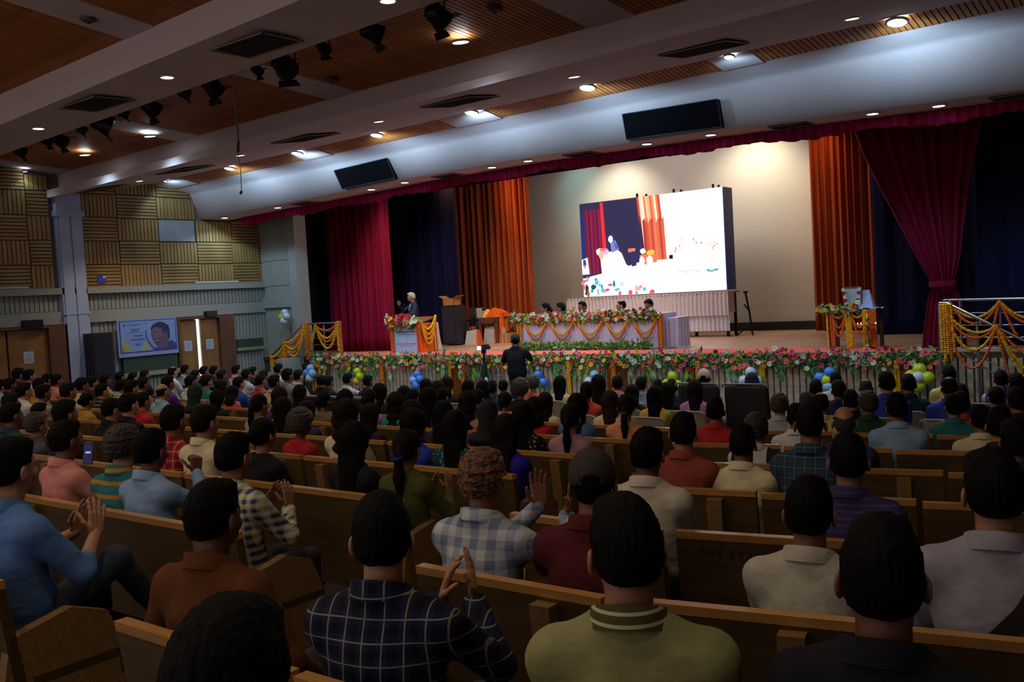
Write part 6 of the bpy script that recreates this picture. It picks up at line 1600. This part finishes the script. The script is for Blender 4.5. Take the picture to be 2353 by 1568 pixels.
# ================================================================ BENCHES AND CHAIRS
bm_cache = {}
armw = plain('bench_arm_board', '7a5c34', .45, var=.3, scale=60)
def bench(x0, x1, k, label, arms=(0, 0)):
    xm = (x0+x1)/2; xk = -2.0-.45*(2.93+1.15*k-2.9); a = math.atan(.2) if xm > xk else 0; y = row_y(k, xm); fz = floor_z(y); L = (x1-x0)/(math.cos(a) if a else 1); h = L/2-.006
    e = empty('bench', (xm, y, fz), a, label, 'bench', 'wooden benches of the hall')
    key = (round(h, 3))
    if key not in bm_cache:
        r = {}
        b = MB(); b.hexa([(-h, -.03, .22), (h, -.03, .22), (h, .02, .22), (-h, .02, .22)], [(-h, -.105, .815), (h, -.105, .815), (h, -.062, .815), (-h, -.062, .815)]); r['backrest'] = b.mesh('backrest')
        b = MB(); b.hexa([(-h, -.107, .815), (h, -.107, .815), (h, -.058, .815), (-h, -.058, .815)], [(-h, -.112, .85), (h, -.112, .85), (h, -.062, .85), (-h, -.062, .85)]); r['top_rail'] = b.mesh('top_rail')
        b = MB(); b.box((-h, .02, .38), (h, .44, .42)); b.box((-h, .40, .30), (h, .44, .38)); r['seat'] = b.mesh('seat')
        b = MB(); b.hexa([(-.045, -.085, .0), (.045, -.085, .0), (.045, -.02, .0), (-.045, -.02, .0)], [(-.045, -.165, .80), (.045, -.165, .80), (.045, -.10, .80), (-.045, -.10, .80)]); r['support'] = b.mesh('support')
        b = MB(); b.prism([(-.10, .0), (-.10, .40), (-.06, .60), (.20, .66), (.36, .60), (.42, .46), (.42, .0)], 0, -.03, .03); r['end_panel'] = b.mesh('end_panel')
        b = MB(); b.box((-.03, .06, 0), (.03, .40, .38)); r['leg'] = b.mesh('leg')
        for n_, me in r.items(): me.materials.append(railw if n_ == 'top_rail' else (armw if n_ in ('end_panel', 'support') else benchw))
        bm_cache[key] = r
    r = bm_cache[key]
    for n_ in ('backrest', 'top_rail', 'seat'): link(n_, r[n_], None, e)
    for sx in (-h+.24, h-.24) if L > 1.2 else (h-.24,): link('support', r['support'], None, e, loc=(sx, 0, 0)); link('leg', r['leg'], None, e, loc=(sx, 0, 0))
    if arms[0]: link('end_panel', r['end_panel'], None, e, loc=(-h+.03, 0, 0))
    if k == 1 and x0 < -1.95 < x1 - .02:
        b = MB(); rr_ = random.Random(2); cx = -1.98-xm
        for q in range(7):
            u0 = cx-.13+.04*q + (.02 if q > 2 else 0)
            def pt_(u, z): return (u, -.108+.13*(.815-z)/.6-.004, z)
            b.tube([pt_(u0, .78-.003*q), pt_(u0+.028, .78-.003*q)], .0022, 4); b.tube([pt_(u0+.02, .78-.003*q), pt_(u0+.02+rr_.uniform(-.006, .004), .73-.003*q)], .0022, 4)
            b.tube([pt_(u0+.02, .76-.003*q), pt_(u0+.006, .765-.003*q), pt_(u0+.004, .745-.003*q), pt_(u0+.016, .738-.003*q)], .002, 4)
        b.build('painted_scrawl', plain('scrawl_ink', '0c0806', .8), e, 'stuff')
    if arms[1]: link('end_panel', r['end_panel'], None, e, loc=(h-.03, 0, 0))
    return e
RNAME = {-2: 'nearest row of all', -1: 'second row from the camera', 0: 'third row from the camera', 1: 'fourth row', 2: 'fifth row', 3: 'sixth row', 4: 'seventh row', 5: 'eighth row'}
def near_person(x, y, side='on'):
    c_ = sorted(PEOPLE, key=lambda d: math.hypot(d['P'][0]-x, d['P'][1]-y)); return c_[0]
used_b = set()
for k in range(-2, 6):
    ae = [-3.98, -3.98, -3.98, -3.98, -4.02, -4.2, -4.4, -4.6][k+2]; me_ = [-3.08, -3.08, -2.76, -3.16, -3.25, -3.4, -4.05, -4.05][k+2]
    segs = [(me_, me_+.92, 1, 0), (me_+.94, me_+1.78, 0, 0), (me_+1.80, me_+2.9, 0, 0), (me_+2.92, me_+4.0, 0, 0)]
    x = ae; first = True; n_ = 0
    while x > -19.5:
        w = 2.35 if k < 1 else 2.2; segs.append((x-w, x, 0, 1 if first else 0)); first = False; x -= w+.04; n_ += 1
        if n_ == 2: x -= .85; first = True
    for d in PEOPLE:   # nobody sits without a bench under them
        if d['r'] != ('b', k): continue
        X = d['P'][0]
        if any(a <= X <= b for a, b, _, _ in segs): continue
        lo_ = max([b for a, b, _, _ in segs if b < X] + [X-1.1]); hi_ = min([a for a, b, _, _ in segs if a > X] + [X+1.1])
        segs.append((max(lo_+.02, X-1.1), min(hi_-.02, X+1.1), 0, 0))
    for (x0, x1, a0, a1) in segs:
        if x0 > 1.2: continue
        x1 = min(x1, 1.55)
        occ = [d for d in PEOPLE if d['r'] == ('b', k) and x0-.05 <= d['P'][0] <= x1+.05]
        vis = any(-60 < px((xx, row_y(k, xx)-.1, floor_z(row_y(k, xx))+.8))[0] < 2400 for xx in (x0, x1, (x0+x1)/2))
        if not vis: continue
        if not occ and not (k <= 3 and x0 > -6.5): continue
        if occ: o_ = occ[0]; lb = 'brown wooden bench seating the '+o_['short'].replace('person', 'person')+', '+RNAME[k]
        else: lb = 'empty wooden bench, %s, %s' % (RNAME[k], ('left block, piece %s' % ['at the aisle', 'next but one', 'farther left'][min(2, int((ae-x1)/2.2))]) if x1 < -3.9 else 'right block, '+['at the aisle', 'second piece', 'third piece', 'rightmost'][min(3, int((x0-me_+.1)/.9))])
        if lb in used_b and occ: lb = 'brown wooden bench under '+occ[0]['label'].split(' with')[0]+', '+RNAME[k]
        j = 1
        while lb in used_b and j < len(occ): lb = 'brown wooden bench seating the '+occ[j]['short']+', '+RNAME[k]; j += 1
        used_b.add(lb); bench(x0, x1, k, ' '.join(lb.split()[:16]), (a0, a1))
# upholstered chairs in the flat front part, one under each listener there
creamv = plain('chair_cream', '8f8a7c', .6, var=.05); darkv = plain('sofa_plum', '2c2228', .55, var=.1); topv = plain('sofa_lilac', '746c80', .5, var=.05); tall = plain('tall_chair', '201c1e', .5)
cm_ = {}
def chair(x, y, kind, label, rz=0):
    fz = floor_z(y); e = empty({'cream': 'hall_chair', 'sofa': 'sofa_seat', 'tall': 'high_back_chair'}[kind], (x, y, fz), rz, label, 'chair' if kind != 'sofa' else 'sofa', {'cream': 'cream hall chairs', 'sofa': 'dark sofa seats in the front rows', 'tall': 'tall dark chairs at the front'}[kind])
    if kind not in cm_:
        r = {}; hb, w = {'cream': (.84, .24), 'sofa': (.80, .42), 'tall': (1.14, .31)}[kind]; b = MB()
        n = 12
        def bk(u, v):
            a = math.pi*(u-.5)*.0; zz = .42+(hb-.42)*v; rr_ = w*(1 if v < .85 else math.sqrt(max(0, 1-((v-.85)/.15)**2*.22))); xx = -rr_+2*rr_*u; return (xx, -.12-.06*v+.05*abs(2*u-1)**3, zz)
        b.grid(bk, n, n); r['backrest'] = b.mesh('backrest')
        b = MB(); b.hexa([(-w, -.1, .36), (w, -.1, .36), (w, .40, .36), (-w, .40, .36)], [(-w+.02, -.1, .45), (w-.02, -.1, .45), (w-.02, .38, .45), (-w+.02, .38, .45)]); r['seat'] = b.mesh('seat')
        b = MB()
        if kind == 'sofa': b.box((-.02, -.14, 0), (.06, .40, .6))
        else: b.tube([(0, -.1, 0), (0, -.1, .40)], .013)
        r['leg'] = b.mesh('leg'); b = MB()
        if kind == 'sofa': b.box((-w, -.2, hb-.02), (w, -.08, hb+.015))
        else: b.tube([(-w, -.18, hb-.04), (-w, -.19, hb-.01), (-w+.04, -.19, hb+.008), (w-.04, -.19, hb+.008), (w, -.19, hb-.01), (w, -.18, hb-.04)], .012)
        r['top_edge'] = b.mesh('top_edge'); m0 = {'cream': creamv, 'sofa': darkv, 'tall': tall}[kind]
        for n_, me in r.items(): me.materials.append(topv if (n_ == 'top_edge' and kind != 'cream') else (steel if n_ == 'leg' and kind != 'sofa' else m0))
        cm_[kind] = (r, w)
    r, w = cm_[kind]; o = link('backrest', r['backrest'], None, e)
    if not o.modifiers: md = o.modifiers.new('t', 'SOLIDIFY'); md.thickness = .05
    link('seat', r['seat'], None, e); link('top_edge', r['top_edge'], None, e)
    if kind == 'sofa':
        for sx in (-w, w-.04): link('armrest', r['leg'], None, e, loc=(sx, 0, 0))
    else:
        for sx in (-w+.03, w-.03):
            for sy in (0, .42): link('leg', r['leg'], None, e, loc=(sx, sy, 0))
    return e
for d in PEOPLE:
    if d['r'][0] != 'c': continue
    X, Y, Z = d['P']; kind = 'sofa' if Y > 12.6 or 'seat' in d else 'cream'
    if 'scarf' in d and d['shirt'] == 'violet' or 'cap' in d and not d['hero']: kind = 'tall'
    pre = {'sofa': 'dark sofa seat under ', 'cream': 'cream hall chair under ', 'tall': 'tall dark backed chair under '}[kind]
    lb = pre+d['label'].split(' with')[0]
    if lb in used_b: lb = pre+d['label']
    used_b.add(lb); chair(X, Y-.08, kind, ' '.join(lb.split()[:16]))
c = at(1725, 960, 1, 12.4)
# ---- dark bag and blue rucksack-like things near the cameraman are left to the crowd
# ================================================================ PEOPLE ON STAGE AND CAMERA OPERATOR
def stage_person(label, p, Y, **kw):
    P_ = at(*p, 1, Y); k = dict(scale=1.0, collar=True, fine=True); k.update(kw); o = person(label, tuple(P_), ZS, **k); o['category'] = 'person'
    hy = k.get('hyaw', 0) or 0; pit = k.get('pitch', 0)
    for q in (-1, 1):
        mb = MB(); mb.ball((0, 0, 0), .0085, 8); e_ = mb.build('eye', plain('eye_dark', '18100c', .3), o); v = Vector((q*.031, .098, 1.184))-Vector([float(z) for z in PIV])
        from mathutils import Euler
        v = Euler((pit, 0, hy)).to_matrix() @ v; e_.location = v+Vector([float(z) for z in PIV])
    return o
F0 = math.pi
POSES['speak'] = dict(R=((.10, .34, .98), (-.1, .3, 1), (-.9, .2, .2), (0, -1, .2), .9), L=((-.26, .30, .70), (0, 1, -.3), (0, -.2, -1), (1, 0, 0), .3))
POSES['hold'] = dict(R=((.20, .26, .86), (-.3, .7, .5), (-.6, -.3, .4), (-.8, .1, .5), .8), L=((-.18, .26, .84), (.3, .7, .5), (.6, -.3, .4), (.8, .1, .5), .8))
spk = stage_person('grey haired speaker in dark suit jacket behind the lectern', (945, 673), 17.95, hair='short', hc='w', shirt='242e40', sleeve='long', pose='speak', byaw=F0-.55, hyaw=-.1, stand=True, scale=.92, sk=2, glasses=True, pitch=-.15)
mb = MB(); mb.grid(lambda u, v: ((u-.5)*(.02+.10*v), .062+.035*(1-v)-.3*(u-.5)**2*.1-.02*v, .80+.20*v), 6, 6); mb.build('shirt_front', plain('shirt_front', 'a8c0e8', .8), spk).location = (0, .012, 0)
e = empty('microphone', tuple(at(929, 702, 1, 17.2)), 0, 'small microphone before the speaker', 'microphone'); mb = MB(); mb.tube([(0, 0, 0), (0, -.02, -.18)], .008, 6); mb.build('stem', blackm, e); mb = MB(); mb.ball((0, 0, .02), .025); mb.build('head', black, e)
Yt = 18.75
stage_person('woman with ponytail in pink top seated leftmost at the head table', (1252, 697), Yt, fem=True, hair='ponytail', shirt='pink', pose='clap', byaw=F0-.5, hyaw=-.4, sk=2, sleeve='long', tie='2a1a2a', collar=False)
stage_person('man in black shirt clapping, second from left at the head table', (1287, 697), Yt, hair='short', shirt='black', pose='clap', byaw=F0-.7, hyaw=-.5, sk=0, sleeve='long')
stage_person('bearded man in cream shirt in the middle of the head table', (1337, 694), Yt, hair='short', shirt='cream', pose='lap', byaw=F0-.1, hyaw=-.1, sk=1, sleeve='long')
stage_person('balding man in blue shirt clapping at the head table', (1426, 690), Yt, hair='balding', shirt='denim', pose='clap', byaw=F0-.5, hyaw=-.4, sk=2, sleeve='long')
stage_person('man in blue shirt looking down, rightmost at the head table', (1492, 687), Yt, hair='short', hc='b', shirt='lblue', pose='lap', byaw=F0-.1, hyaw=0, sk=0, pitch=-.35)
for i, x in enumerate((1252, 1287, 1337, 1426, 1492)):
    X = at(x, 700, 1, Yt)[0]; e = empty('office_chair', (X, Yt+.12, ZS), F0, 'black office chair behind the head table, %s' % ['leftmost', 'second from left', 'middle', 'second from right', 'rightmost'][i], 'chair')
    mb = MB(); mb.box((-.23, -.18, .48), (.23, -.13, .72)); mb.build('backrest', plain('chair_dark', '2c2a30', .8), e); mb = MB(); mb.box((-.24, -.12, .37), (.24, .36, .44)); mb.build('seat', plain('chair_dark', '2c2a30', .8), e)
    mb = MB(); mb.tube([(0, .1, .06), (0, .1, .38)], .03); mb.build('column', blackm, e)
    for q in range(5): a = q*1.2566; mb = MB(); mb.tube([(0, .1, .07), (.26*math.cos(a), .1+.26*math.sin(a), .03)], .018); mb.build('leg', blackm, e)
P_ = at(1184, 769, 1, 15.0); zf = floor_z(15.0)
o = person('camera operator in black shirt and dark cap standing before the stage', tuple(P_), zf, hair='short', shirt='14161e', pose='hold', byaw=.45, hyaw=.05, stand=True, fine=True, scale=(P_[2]-zf)/1.75, sk=1, cap='1c2630', build=1.12, trousers='14141a'); o['category'] = 'person'
